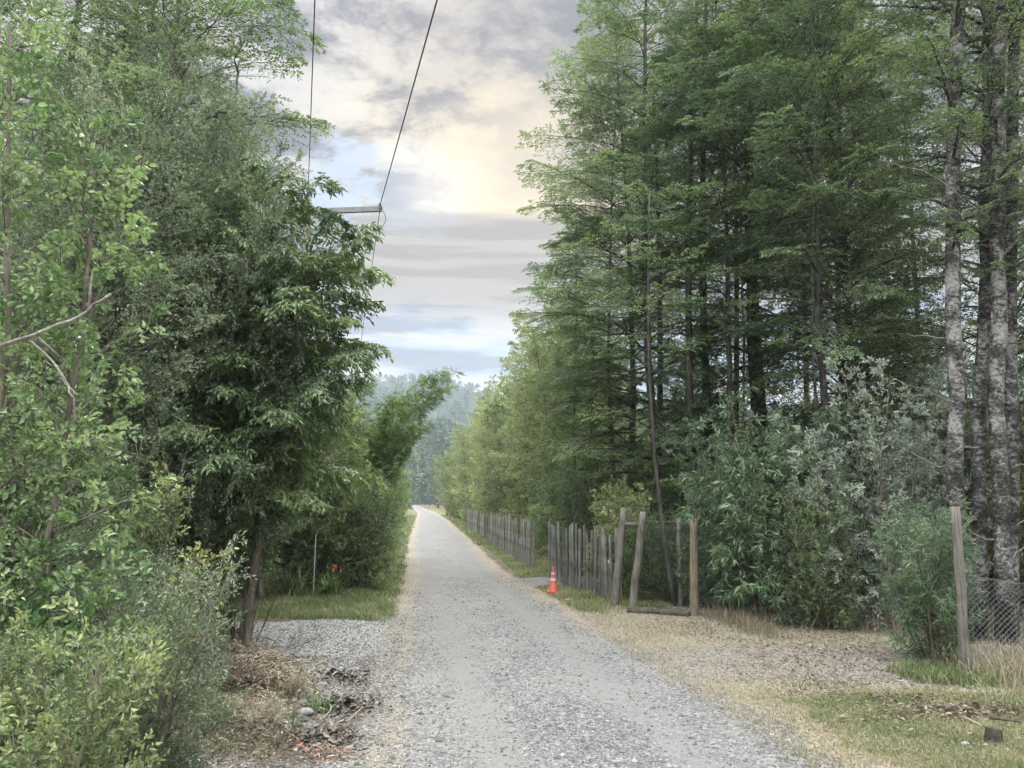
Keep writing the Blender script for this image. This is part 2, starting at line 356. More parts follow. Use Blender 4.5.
def zones(x, y):
    """gravel, dry, green, litter weights 0..1 and class 0 ground 1 road 2 driveway 3 dirt"""
    n = fbm(x*.9, y*.9)-.5; nf = fbm(x*3.1+9, y*3.1, 3)-.5
    wob = (n*.7+nf*.4)
    le = np.interp(y, LE_Y, LE_X); re = np.interp(y, LE_Y, RE_X)
    dl = x-le; dr = re-x
    road = np.minimum(dl, dr)
    road_g = sstep(road + wob, -.25, .25)
    # driveway to the left
    c = 13.7 + .10*(x+.6); hw = 1.75 + .9*sstep(x, -2.5, -.2)
    dv = np.minimum(hw-np.abs(y-c), -.2-x)
    # loose gravel shoulder in front of the driveway mouth
    sh = np.minimum(np.minimum(x+1.0+.15*np.sin(y*1.3)+.36*np.clip(y-8.5, 0, 9), 12.6-y), np.minimum(.2-x, y-2))
    dv_g = sstep(np.maximum(dv, sh*.9) + wob*.8, -.2, .25)
    # gate drive on the right
    gd = np.minimum(1.15-np.abs(y-22.3-.12*(x-3.2)), x-1.9); gd_g = sstep(gd+wob*.4, -.15, .15)
    # dusty pull-in on the right foreground
    pu = np.minimum(np.minimum(1.25-np.abs(y-10.9+.18*(x-5)), x-3.0), 8.8-x); pu_g = sstep(pu+wob, -.35, .45)
    gravel = np.maximum.reduce([road_g, dv_g, gd_g])
    edge = sstep(-np.abs(road-.02+wob*.5), -.65, -.1)          # straw and fallen bamboo leaves along the edges
    dry = np.maximum(edge*.75, np.where((x > 3) & (y < 16.5), sstep(-road+wob, -.3, .3)*.85, 0))
    dry = np.maximum(dry, np.where((x < -.3) & (y < 12), .7*sstep(-dl, .4, 1.3), 0))
    # green grass
    g1 = sstep(np.minimum(np.minimum(9.3-y-.10*(x-5), x-3.75), 8.4-x)+wob*1.2, -.2, .5)      # front right verge
    g2 = sstep(y+wob*1.4, 15.35, 16.0)*np.where(y > 14.6, sstep(np.minimum(-dl-.12, 99)+wob, .0, .45), 0)*(x < 0)
    g3 = np.where((y > 15.5), sstep(np.minimum(-(re-x)-.25, 2.6-(x-re))+wob, .0, .4), 0)*(x > 0)*sstep(y, 15.5, 17.5)
    g4 = .8*sstep(.55-np.hypot(x+1.5, (y-11.9)*1.3)+wob*.8, -.1, .3)
    green = np.maximum.reduce([g1, g2, g3*(1-gd_g), g4])*(1-road_g*.95)
    cls = np.zeros(x.shape, int)
    cls[(pu+wob*.5) > 0] = 3; cls[(np.maximum.reduce([dv, sh])+wob*.5) > 0] = 2; cls[gd > 0] = 4; cls[road > 0] = 1
    return gravel, dry, green, pu_g*(1-road_g), cls
def gz(x, y):
    x = np.asarray(x, float); y = np.asarray(y, float)
    le = np.interp(y, LE_Y, LE_X); re = np.interp(y, LE_Y, RE_X); road = np.minimum(x-le, re-x)
    off = sstep(-road, 0, 1.4)
    cx = (le+re)/2; crown = -.035*np.clip((x-cx)/2, -1.3, 1.3)**2
    ruts = -.022*np.exp(-((x-cx-.75)/.28)**2) - .022*np.exp(-((x-cx+.8)/.28)**2)
    z = (crown+ruts)*(1-off) + off*(.10*(fbm(x*.6, y*.6)-.35)) + .012*(fbm(x*2.3, y*2.3)-.5)
    z = z + .16*np.exp(-((x+2.3)/.9)**2-((y-8.6)/2.0)**2)       # heap of litter on the left
    z = z + .35*sstep(x, 9, 22) + .25*sstep(-x, 6, 20)
    return z
def axis(lo, hi, st, far, n):
    a = np.arange(lo, hi, st); g = np.geomspace(1, 1+far, n)-1
    return np.concatenate([lo-g[:0:-1], a, hi+g[1:]])
gx = axis(-7, 12, .11, 1785, 42)
gy = np.concatenate([-(np.geomspace(1, 2200, 26)[::-1]-1)+1, np.arange(1.3, 30, .11), np.geomspace(30, 1845, 150)])
X, Y = np.meshgrid(gx, gy); Z = gz(X, Y)
grav, dryw, greenw, dirtw, cls = zones(X, Y)
Xc, Yc = (X[:-1, :-1]+X[1:, 1:])/2, (Y[:-1, :-1]+Y[1:, 1:])/2
fc = zones(Xc, Yc)[4]
idx = np.arange(X.size).reshape(X.shape)
quads = np.stack([idx[:-1, :-1], idx[:-1, 1:], idx[1:, 1:], idx[1:, :-1]], -1)
def groundmat():
    m = newmat('ground'); t = nd('ShaderNodeNewGeometry'); P = t.outputs['Position']
    a_g, a_d, a_gr, a_di = attr('gravel'), attr('dry'), attr('green'), attr('dirt')
    # crushed stone: small cells of differing greys
    def cells(sc_, jitter=1):
        v = nd('ShaderNodeTexVoronoi', feature='F1'); v.inputs['Scale'].default_value = sc_; lk(P, v.inputs['Vector']); return v
    v1, v2, v3 = cells(38), cells(75), cells(17)
    sp = nd('ShaderNodeSeparateColor'); lk(v1.outputs['Color'], sp.inputs[0]); sp2 = nd('ShaderNodeSeparateColor'); lk(v3.outputs['Color'], sp2.inputs[0])
    stone = ramp(sp.outputs[0], [(.0, (.05, .05, .051)), (.5, (.125, .125, .124)), (1, (.29, .288, .28))])
    stone = mixc(mth('MULTIPLY', sp2.outputs[1], .35), stone, (.17, .17, .172))
    big = noise_(P, .9, 5, .6, .4); fine = noise_(P, 6, 6, .65)
    stone = mixc(rng_(big, .42, .62, 0, .55), stone, (.20, .195, .187))           # fine pale dust
    mpr = nd('ShaderNodeAttribute', attribute_name='rut').outputs['Fac']
    stone = mixc(mth('MULTIPLY', mpr, rng_(fine, .3, .6, .6, 1.0)), stone, (.165, .164, .16))
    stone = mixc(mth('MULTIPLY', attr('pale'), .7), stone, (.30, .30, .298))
    stone = mixc(rng_(fine, .52, .68, 0, .45), stone, (.095, .092, .088))
    # straw and dead leaves
    mp = nd('ShaderNodeMapping'); mp.inputs['Scale'].default_value = (30, 9, 10); mp.inputs['Rotation'].default_value = (0, 0, .6); lk(P, mp.inputs[0])
    s1 = noise_(mp.outputs[0], 1, 5, .7, 1.2)
    straw = ramp(s1, [(.32, (.11, .095, .075)), (.5, (.22, .19, .15)), (.68, (.37, .33, .27))])
    straw = mixc(rng_(noise_(P, 2.2, 4, .6), .45, .65, 0, .35), straw, (.20, .155, .115))
    dust = ramp(noise_(P, 9, 6, .7), [(.35, (.125, .11, .098)), (.6, (.24, .215, .19))])
    soil = ramp(noise_(P, 5, 6, .7), [(.35, (.045, .038, .028)), (.55, (.12, .095, .065)), (.7, (.24, .18, .11))])
    grn = ramp(noise_(P, 8, 6, .7), [(.35, (.06, .075, .035)), (.6, (.15, .15, .075))])
    col = soil
    col = mixc(rng_(mth('ADD', a_d, mth('MULTIPLY', mth('SUBTRACT', s1, .5), .9)), .35, .7), col, straw)
    col = mixc(rng_(mth('ADD', a_di, mth('MULTIPLY', mth('SUBTRACT', fine, .5), .6)), .35, .6, 0, .8), col, dust)
    col = mixc(rng_(mth('ADD', a_gr, mth('MULTIPLY', mth('SUBTRACT', fine, .5), .7)), .35, .65), col, grn)
    gm = rng_(mth('ADD', a_g, mth('MULTIPLY', mth('SUBTRACT', fine, .5), 1.1)), .38, .62)
    col = mixc(gm, col, stone)
    col = mixc(mth('MULTIPLY', rng_(mth('ADD', a_d, mth('MULTIPLY', mth('SUBTRACT', s1, .5), 1.4)), .5, .8, 0, .55), a_g), col, straw)
    h = mth('ADD', mth('MULTIPLY', mth('SUBTRACT', 1.0, v1.outputs['Distance']), .5), mth('ADD', mth('MULTIPLY', v2.outputs['Distance'], -.3), fine))
    out(pbsdf(col, .9, .2, bump(h, .75, .02))); return m
MG = groundmat()
_le = np.interp(Y, LE_Y, LE_X); _cx = (_le+np.interp(Y, LE_Y, RE_X))/2; _wv = .25*(fbm(Y*.25, X*0+3)-.5)
def rutf(x, y):
    cx = (np.interp(y, LE_Y, LE_X)+np.interp(y, LE_Y, RE_X))/2; wv = .25*(fbm(y*.25, x*0+3)-.5)
    return np.clip(np.exp(-((x-cx-.78-wv)/.27)**2)+np.exp(-((x-cx+.85-wv)/.27)**2), 0, 1)
rutw = rutf(X, Y)*(.6+.7*fbm(X*.8+4, Y*.35))
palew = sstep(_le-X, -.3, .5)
def sub(name, sel):
    q = quads[sel].reshape(-1, 4); u, inv = np.unique(q, return_inverse=True); inv = inv.reshape(q.shape)
    g = Geo(); g.add(np.stack([X.ravel()[u], Y.ravel()[u], Z.ravel()[u]], 1), inv)
    o = g.build(name, MG, smooth=True)
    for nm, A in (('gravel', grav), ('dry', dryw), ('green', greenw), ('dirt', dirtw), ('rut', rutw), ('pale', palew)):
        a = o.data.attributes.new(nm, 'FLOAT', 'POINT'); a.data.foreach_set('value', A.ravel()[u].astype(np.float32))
    return tag(o, kind='structure')
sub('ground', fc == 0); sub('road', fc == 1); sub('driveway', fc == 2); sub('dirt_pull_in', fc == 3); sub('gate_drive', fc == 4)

# hills
def hill(name, y0, y1, x0, x1, prof, seed, matc, res=60):
    xs = np.linspace(x0, x1, 260); ys = np.linspace(y0, y1, res); hx, hy = np.meshgrid(xs, ys)
    v = (hy-y0)/(y1-y0); sh = np.sin(np.clip(v*1.15, 0, 1)*pi/2)**.9*np.where(v > .87, 1-(v-.87)*1.2, 1)
    hz_ = np.interp(hx, *prof)*sh*(.86+.28*fbm(hx*.004+seed, hy*.004, 5)) + 9*(fbm(hx*.03+seed, hy*.03, 3)-.5)*np.clip(v*6, 0, 1) - 3*(v < .02)
    i = np.arange(hx.size).reshape(hx.shape)
    g = Geo(); g.add(np.stack([hx, hy, hz_], -1).reshape(-1, 3), np.stack([i[:-1, :-1], i[:-1, 1:], i[1:, 1:], i[1:, :-1]], -1).reshape(-1, 4))
    o = g.build(name, matc, smooth=True); tag(o, kind='structure')
    return hx, hy, hz_
def hillmat():
    m = newmat('wooded_hillside'); P = nd('ShaderNodeNewGeometry').outputs['Position']
    a = noise_(P, .018, 8, .7, .3); v = nd('ShaderNodeTexVoronoi'); v.inputs['Scale'].default_value = .14; lk(P, v.inputs['Vector'])
    c = ramp(a, [(.35, (.02, .032, .022)), (.52, (.035, .055, .032)), (.68, (.06, .08, .045))])
    out(pbsdf(c, .95, .1, bump(mth('SUBTRACT', 1.0, v.outputs['Distance']), 1.0, 4))); return m
MH = hillmat()
H1 = hill('hills', 720, 1500, -1600, 1600, ([-1600, -700, -300, -90, 20, 120, 330, 700, 1600], [120, 165, 185, 200, 196, 168, 155, 160, 120]), 3, MH)
H2 = hill('foothills', 400, 690, -900, 900, ([-900, -400, -120, -20, 50, 120, 300, 900], [50, 66, 62, 50, 46, 46, 54, 46]), 11, MH)
# ================================================================== plants
def q(x, y): return float(gz(x, y))
PROTO = {}
def plant(name, seed, mats, stems, **kw):
    """builds a thing: Empty > trunk, branches, crown ; returns it"""
    wood, leaf = mats
    gt, gw, gl = grow(seed, stems, 0, **kw)
    e = empty(name, (0, 0, 0))
    if gt.n: gt.build('trunk' if name.endswith('tree') else 'stem', M[wood], e, smooth=True)
    gw.build('branches', M[wood], e)
    gl.build('crown' if name.endswith('tree') else 'foliage', M[leaf], e)
    return e
def stem(x, y, h, lx=0, ly=0, bend=0., n=7, rb=.1, rt=.02, seed=0, z0=-.15):
    rg = np.random.default_rng(seed+100); t = np.linspace(0, 1, n)
    px_ = x + lx*t + bend*np.sin(t*pi)*rg.choice([-1, 1]); py_ = y + ly*t + bend*.7*np.sin(t*pi*1.4)
    return (np.stack([px_, py_, z0+(h-z0)*t], 1), rb, rt)
used = set()
def put(key, x, y, rz=0, s=1., label=None, cat='tree', group=None, z=None):
    p = PROTO[key]
    o = p if key not in used else copy_tree(p)
    used.add(key)
    o.location = (x, y, q(x, y)-.02 if z is None else z); o.rotation_euler = (0, 0, rz); o.scale = (s, s, s) if np.isscalar(s) else s
    tag(o, label, cat, group); 
    if group is None and 'group' in o.keys(): del o['group']
    return o
# ---- right-hand stand: tall small-leaved trees with flat layered sprays
def coihue(seed, H=20, t0=.2, rad=3.3, rb=.15, lean=0, dens=95, leafk='coihue', name='layered_tree'):
    def prof(h): u = (h-t0)/(1-t0); return rad*(.62+.55*min(u*3, 1))*(1-.72*u**1.8)
    st = [stem(0, 0, H, lean, 0, .25, n=9, rb=rb, rt=.02, seed=seed)]
    return plant(name, seed, ('bark_dark', leafk), st, nl=int(dens*1.15), t0=t0, prof=prof, elev=lambda h: 10+24*h, curve=-34, tw_sp=.16, tw_len=.44, jit_e=13,
                 roll=14, K=8, sub=.45, J=8, leaf=(.072, .038), droop=.12, njit=.3, twig_r=.004)
PROTO['c1'] = coihue(1, rad=3.6, t0=.14); PROTO['c2'] = coihue(2, H=20, rad=3.0, t0=.26, rb=.17); PROTO['c3'] = coihue(3, H=16, rad=2.7, t0=.3, rb=.10, dens=75)
PROTO['c4'] = coihue(4, H=17, t0=.38, rad=2.4, rb=.09, dens=60)
PROTO['k1'] = plant('feathery_tree', 25, ('bark_dark', 'fresh'), [stem(0, 0, 16, .4, 0, .3, rb=.11, rt=.02, seed=14)], nl=105, t0=.2, prof=lambda h: 2.6*(.7+.4*min(h*3, 1))*(1-.45*h**2), elev=lambda h: 28+20*h, curve=-40,
    tw_sp=.2, tw_len=.42, roll=35, K=7, J=7, leaf=(.075, .034), droop=.3, ldroop=.2, twig_r=.003, jit_e=16, hue=.3)
PROTO['k2'] = plant('leafy_tree', 26, ('bark_dark', 'coihue'), [stem(0, 0, 7.5, .3, 0, .2, rb=.07, rt=.015, seed=15)], nl=60, t0=.06, prof=lambda h: 2.1*(.75+.4*min(h*3, 1))*(1-.6*h**2), elev=lambda h: 18+25*h, curve=-30,
    tw_sp=.17, tw_len=.42, roll=30, K=6, J=7, leaf=(.08, .04), droop=.25, ldroop=.2, twig_r=.003, jit_e=14)
# bigger-leaf cheap version for the depth of the wood
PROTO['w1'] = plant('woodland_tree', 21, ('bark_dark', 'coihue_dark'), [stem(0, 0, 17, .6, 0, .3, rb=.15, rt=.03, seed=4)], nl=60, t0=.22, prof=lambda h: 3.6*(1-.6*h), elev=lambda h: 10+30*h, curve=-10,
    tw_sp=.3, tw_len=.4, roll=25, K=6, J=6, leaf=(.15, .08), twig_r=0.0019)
PROTO['w2'] = plant('woodland_tree', 22, ('bark_brown', 'coihue'), [stem(0, 0, 14, -.5, .3, .3, rb=.12, rt=.03, seed=5)], nl=55, t0=.15, prof=lambda h: 3.2*(1-.5*h), elev=lambda h: 20+30*h, curve=-5,
    tw_sp=.3, tw_len=.4, roll=50, K=6, J=6, leaf=(.15, .08), twig_r=0.0019)
# far row, airy yellow-green
def airy(seed, H, rad, key='olive', nl=62):
    return plant('airy_tree', seed, ('bark_brown', key), [stem(-.2, 0, H, .3, 0, .2, rb=.10, rt=.02, seed=seed), stem(.3, .2, H*.92, 1.1, .3, .3, rb=.07, rt=.02, seed=seed+1), stem(-.3, -.2, H*.9, -1.0, -.5, .3, rb=.07, rt=.02, seed=seed+2)], nl=nl, t0=.06,
      prof=lambda h: rad*.85*(.5+.6*min(h*3, 1))*(1-.45*h**3), elev=lambda h: 25+20*h, curve=-12, jit_e=16, tw_sp=.2, tw_len=.34, roll=60, K=6, J=6, leaf=(.085, .045), njit=.6, twig_r=.003, hue=.3)
PROTO['a1'] = airy(31, 9.2, 2.4); PROTO['a2'] = airy(32, 10., 2.1); PROTO['a3'] = airy(33, 8.2, 2.2, 'shrub')
# ---- left side
PROTO['g1'] = plant('small_leaved_tree', 41, ('bark_brown', 'grey'), [stem(0, 0, 8.2, .5, 0, .3, rb=.10, rt=.02, seed=1), stem(.25, .15, 7.0, 1.3, -.3, .3, rb=.075, rt=.02, seed=2), stem(-.3, 0, 7.2, -1.3, -.4, .3, rb=.08, rt=.02, seed=3),
    stem(.4, -.1, 5.4, 1.5, -.8, .2, rb=.05, rt=.015, seed=4)], nl=62, t0=.24, prof=lambda h: 2.2*(.6+.6*min(h*2.5, 1))*(1-.55*h**2), elev=lambda h: 15+40*h, curve=-8, tw_sp=.13, tw_len=.34,
    roll=70, K=7, J=7, leaf=(.05, .025), njit=.7, twig_r=.003, hue=.28)
PROTO['g2'] = plant('small_leaved_tree', 42, ('bark_brown', 'grey'), [stem(0, 0, 10.5, .2, 0, .4, rb=.12, rt=.02, seed=7), stem(.3, .1, 9, -.9, .5, .3, rb=.08, rt=.02, seed=8)], nl=110, t0=.12,
    prof=lambda h: 2.6*(.6+.6*min(h*2.5, 1))*(1-.7*h**1.7), elev=lambda h: 20+35*h, curve=-10, tw_sp=.14, tw_len=.34, roll=60, K=6, J=6, leaf=(.055, .026), njit=.6, twig_r=.003, hue=.28)
PROTO['p1'] = plant('glossy_leaved_tree', 51, ('bark_brown', 'pinnate'), [stem(0, 0, 7.0, .9, .2, .25, rb=.09, rt=.02, seed=3), stem(.15, .1, 6.0, 1.7, -.3, .2, rb=.065, rt=.02, seed=5)], nl=54, t0=.38,
    prof=lambda h: 1.75*(.7+.5*min(h*2.5, 1))*(1-.6*h**2), elev=lambda h: 12+25*h, curve=-35, tw_sp=.12, tw_len=.38, roll=22, K=6, J=8, sub=.6, leaf=(.105, .038), droop=.4, njit=.35, ldroop=.25, twig_r=.003, tpl='long')
PROTO['p2'] = plant('glossy_leaved_tree', 52, ('bark_brown', 'pinnate'), [stem(0, 0, 5.2, .4, 0, .2, rb=.07, rt=.02, seed=6)], nl=46, t0=.36,
    prof=lambda h: 1.5*(1-.5*h**2), elev=lambda h: 15+25*h, curve=-35, tw_sp=.13, tw_len=.38, roll=25, K=5, J=7, sub=.55, leaf=(.095, .036), droop=.4, njit=.35, ldroop=.25, twig_r=.003, tpl='long')
def broad(seed, H, rad, stems=None, nl=44, leaf=(.068, .038), key='lime', name='broad_leaved_tree', t0=.15, **k):
    a = dict(nl=nl, t0=t0, prof=lambda h: rad*(1-.5*h**2), elev=lambda h: 20+35*h, curve=10, tw_sp=.17, tw_len=.3, roll=60, K=4, J=6, sub=.6, leaf=leaf, tpl='leaf', droop=.15, njit=.5, ldroop=.3, twig_r=.004, hue=.3); a.update(k)
    return plant(name, seed, ('bark_brown', key), stems or [stem(0, 0, H, .1, 0, .15, rb=.055, rt=.012, seed=seed), stem(.2, .1, H*.85, .5, .2, .15, rb=.035, rt=.01, seed=seed+9)], **a)
PROTO['l1'] = broad(61, 5.9, .95); PROTO['l2'] = broad(62, 4.6, .85, nl=30)
# shrubs
def shrub(seed, H, rad, key, leaf, n=7, nl=14, tpl='leaf', wood='bark_brown', name='leafy_shrub', **k):
    rg = np.random.default_rng(seed); st = []
    for i in range(n):
        a = i*2.4; r = rad*.45*rg.random(); st.append(stem(.12*cos(a), .12*sin(a), H*rg.uniform(.65, 1), r*2*cos(a), r*2*sin(a), .1, rb=.018+.004*H, rt=.005, seed=seed+i))
    a = dict(nl=nl, t0=.08, prof=lambda h: rad*.62*(1-.4*h**2), elev=lambda h: 25+35*h, curve=8, tw_sp=.085, tw_len=.34, roll=70, K=4, J=5, sub=.5, leaf=leaf, tpl=tpl, njit=.6, twig_r=.0022, hue=.3); a.update(k)
    return plant(name, seed, (wood, key), st, **a)
PROTO['s1'] = shrub(71, 2.0, 1.0, 'grey', (.036, .017), n=9, nl=16, K=5)
PROTO['s2'] = shrub(72, 1.7, .95, 'shrub', (.048, .024), n=8, nl=15)
PROTO['s3'] = shrub(73, 2.6, 1.1, 'shrub', (.055, .028), n=8, nl=18)
PROTO['s4'] = shrub(74, 2.8, 1.2, 'grey', (.05, .022), n=8, nl=20, tw_sp=.12)
PROTO['sl'] = shrub(75, 1.4, .8, 'lime', (.06, .032), n=7, nl=12)
PROTO['sy'] = shrub(76, 1.1, .6, 'yellow', (.045, .026), n=5, nl=9, K=3, J=4)
# right understorey
PROTO['r1'] = shrub(81, 4.2, 1.5, 'long', (.15, .038), n=7, nl=20, tpl='long', ldroop=.6, tw_sp=.14, K=3, name='long_leaved_shrub', curve=-20)
PROTO['r2'] = shrub(82, 4.4, 1.35, 'silver', (.085, .036), n=7, nl=20, ldroop=0., tw_sp=.13, K=4, name='silver_leaved_shrub')
PROTO['r3'] = shrub(83, 2.4, .75, 'long', (.11, .017), n=8, nl=16, tpl='long', ldroop=.25, K=4, name='narrow_leaved_shrub', tw_sp=.1)
PROTO['r4'] = shrub(84, 3.0, 1.4, 'coihue', (.06, .03), n=8, nl=20, tw_sp=.13, name='woodland_shrub')
PROTO['r5'] = shrub(85, 2.6, 1.2, 'olive', (.07, .04), n=8, nl=20, tw_sp=.12, K=4, name='woodland_shrub')
# hedge masses along the far left side
PROTO['h1'] = shrub(91, 4.2, 1.9, 'shrub', (.075, .038), n=9, nl=24, tpl='rhomb', tw_sp=.15, name='roadside_shrub', twig_r=.0019)
PROTO['h2'] = shrub(92, 3.6, 1.7, 'coihue', (.075, .036), n=9, nl=24, tpl='rhomb', tw_sp=.15, name='roadside_shrub', twig_r=.0019)
# bamboo
def bamboo(seed, H, n, lean):
    rg = np.random.default_rng(seed); st = []
    for i in range(n):
        t = np.linspace(0, 1, 12); a = rg.uniform(0, 6.28); r = rg.uniform(.1, .6); h = H*[.75, 1, .85, .7, .9, .93, .62, .95, .72, .8][i % 10]
        dx = lean*[.1, .95, .3, .62, -.1, 1.02, .45, .2, .8, .0][i % 10]*rg.uniform(.9, 1.05); dy = rg.uniform(-1.2, .8)
        st.append((np.stack([r*cos(a)+dx*t**1.9, r*sin(a)+dy*t**2, h*(t-.10*t**5)-.1], 1), .022, .004))
    return plant('bamboo_clump', seed, ('bamboo_culm', 'bamboo'), st, nl=90, t0=.06, prof=lambda h: .62*(1-.72*h), elev=lambda h: 52, curve=-40, tw_sp=.07, tw_len=.3, tw_ang=30, roll=60, K=3, J=5, sub=.6,
        leaf=(.19, .016), tpl='long', droop=.3, ldroop=.3, njit=.5, twig_r=.0018, la=18)
M['bamboo_culm'] = woodmat('bamboo_culm', (.12, .14, .05), (.2, .22, .08), (.3, .3, .12))
PROTO['b1'] = bamboo(95, 6.7, 13, 2.9)

TR = 'tree'
# ---------------- right stand
put('c1', 6.0, 20.5, .3, 1.0, 'tall dark layered tree whose sprays reach furthest left over the road', TR)
put('c3', 5.6, 23.5, 2.0, .95, 'slimmer layered tree just behind the leftmost big tree of the right-hand stand', TR)
put('c2', 8.2, 19.0, 1.0, 1.0, 'tall layered tree rising behind the leaning gate posts', TR)
put('c4', 6.7, 17.6, 0, 1.0, 'thin-trunked layered tree close behind the tan fence post', TR)
put('k1', 9.0, 16.6, 4.4, 1.0, 'layered tree between the long-leaved shrub and the silver shrub, lightest green sprays', TR)
put('k1', 10.6, 19.5, 2.2, 1.1, 'tall slim tree in the wood above the silver-leaved shrub', TR)
0 and put('c1', 11.2, 23.5, 3.6, 1.05, 'broad dark tree deep behind the middle of the right-hand stand', TR)
0 and put('c2', 7.4, 27, 5.0, 1., 'tall tree behind the palisade, left half of the right-hand stand', TR)
put('k1', 12.3, 15.5, 1.5, 1.0, 'slim tree between the silver shrub and the grey-barked trunks', TR)
0 and put('c2', 14.5, 18.5, 2.8, 1., 'dark tree behind the grey-barked trunks at the right edge', TR)
put('c3', 5.3, 29, .9, .8, 'small layered tree behind the gate opening, beside the olive row', TR)
# the three grey barked trunks at the right edge
def greytree(seed, bx, by, H, lean, rb, rt=.09):
    e = plant('grey_barked_tree', seed, ('bark_grey', 'coihue'), [stem(0, 0, H, lean+1.1, .3, .16, n=10, rb=rb, rt=rt, seed=seed)], nl=34, t0=.36, prof=lambda h: 3.0*(1-.35*h)*(.3+.7*min((h-.36)*4, 1)),
        elev=lambda h: 15+25*h, curve=-18, tw_sp=.16, tw_len=.36, roll=12, K=7, J=7, leaf=(.062, .032), droop=.12, njit=.3, twig_r=.004)
    r = np.random.default_rng(seed)
    for k in range(9):
        g = Geo()
        z_ = r.uniform(1.2, 8); a = r.uniform(0, 6.28); l = r.uniform(.4, 1.5); c0 = np.array([(lean+1.1)*z_/H, .3*z_/H, z_]); P = [c0]
        for m_ in range(5): P.append(P[-1]+np.array([cos(a), sin(a), r.uniform(-.2, .8)])*l/5+r.normal(0, .03, 3))
        tube(g, P, np.linspace(.018, .005, 6), 5)
        g.build('dead_twig', M['bark_pale'], e, smooth=True)
    e.location = (bx, by, q(bx, by)); return e
tag(greytree(201, 8.1, 11.9, 17, .75, .14), 'leftmost of the grey lichen-barked trunks behind the sagging mesh', TR)
tag(greytree(202, 8.55, 12.2, 16, .75, .115), 'middle grey lichen-barked trunk behind the sagging mesh', TR)
tag(greytree(203, 8.75, 11.8, 17, .95, .135), 'rightmost thick grey-barked trunk, bare twigs on it, at the frame edge', TR)
tag(greytree(204, 9.35, 12.5, 16, .6, .11), 'thin grey trunk cut by the right edge of the photo', TR)
put('c3', 7.9, 15.2, .6, 1.0, 'light green layered tree overhanging the long-leaved shrub, nearest of the stand', TR)
put('k1', 9.9, 17.8, 5.2, .95, 'full layered tree in the middle of the right-hand stand, pale green tips', TR)
put('c1', 5.7, 23.0, 3.9, .9, 'lower layered tree whose skirts reach down behind the palisade', TR)
put('k2', 6.2, 19.6, .4, .85, 'bushy low tree behind the leaning gate posts, branches to the ground', TR)
put('k2', 5.3, 24.6, 2.4, .95, 'bushy dark tree behind the gate end of the near palisade', TR)
put('k2', 8.3, 21.0, 1.2, 1.0, 'bushy low tree in the shade behind the tan fence post', TR)
put('k2', 11.6, 18.6, 3.3, .95, 'bushy low tree behind the silver-leaved shrub', TR)
put('k2', 14.0, 16.5, 5.0, 1.0, 'bushy low tree behind the grey trunks', TR)
# thin pale poles / saplings in the wood
def sapling(x, y, H, lx, r, label, mat='bark_pale', leafk='olive', seed=0):
    e = plant('sapling_tree', seed+300, (mat, leafk), [stem(0, 0, H, lx, 0, .15, n=8, rb=r, rt=.015, seed=seed)], nl=26, t0=.35, prof=lambda h: 1.1*(1-.5*h), elev=lambda h: 30, curve=-10, tw_sp=.2, tw_len=.35,
        K=4, J=5, leaf=(.06, .03), twig_r=.003)
    e.location = (x, y, q(x, y)); return tag(e, label, TR)
0 and sapling(PT(668, 600, 16.8)[0], 16.8, 5, -.3, .045, 'thin pale leaning sapling left of the tan fence post', seed=1)
sapling(PT(834, 600, 16)[0], 16, 9.5, .05, .05, 'slender whitish trunk above the silver-leaved shrub', seed=2)
sapling(PT(742, 600, 18)[0], 18, 10, .3, .05, 'slender pale trunk right of the tan fence post', seed=3, mat='bark_brown')
def bare(x, y, H, lx, r, label, seed, mat='bark_dark'):
    e = empty('bare_trunk_tree', (x, y, q(x, y))); g = Geo(); P, rb, rt = stem(0, 0, H, lx, 0, .2, n=14, rb=r, rt=r*.4, seed=seed); tube(g, P, np.linspace(rb, rt, len(P)), 8)
    g.build('trunk', M[mat], e, smooth=True)
    gt, gw, gl = grow(seed+400, [(P, rb, rt)], 0, nl=22, t0=.55, prof=lambda h: 2.2*(1-.4*h), elev=lambda h: 20, curve=-12, K=6, J=6, leaf=(.07, .035), twig_r=.003)
    gw.build('branches', M[mat], e); gl.build('crown', M['coihue'], e); return tag(e, label, TR)
for k, (px, Yd, H, lx, r, lab) in enumerate([(697, 18.5, 15, .4, .11, 'dark bare trunk directly above the tan fence post'), (716, 20, 16, .2, .13, 'thick dark trunk standing right of the tan fence post line'),
        (731, 22, 16, .5, .10, 'straight dark trunk, second right of the tan fence post'), (752, 19.5, 15, .3, .09, 'thin dark trunk left of the long-leaved shrub'), (777, 21, 16, -.2, .12, 'dark trunk rising out of the long-leaved shrub'),
        (806, 23, 15, .2, .10, 'dark trunk against the bright gap left of the whitish slender trunk'), (852, 21, 15, .4, .10, 'dark trunk against the bright gap right of the whitish slender trunk'), (884, 22, 15, .1, .08, 'thin dark trunk behind the silver-leaved shrub'),
        (655, 21, 14, .2, .10, 'dark trunk behind the gap between the leaning gate posts'), (925, 20, 15, .1, .09, 'thin dark trunk left of the grey-barked trunks'), (672, 16.6, 9, -.35, .05, 'thin leaning trunk just left of the tan fence post')]):
    bare(PT(px, 500, Yd)[0], Yd, H, lx, r, lab, k+1)
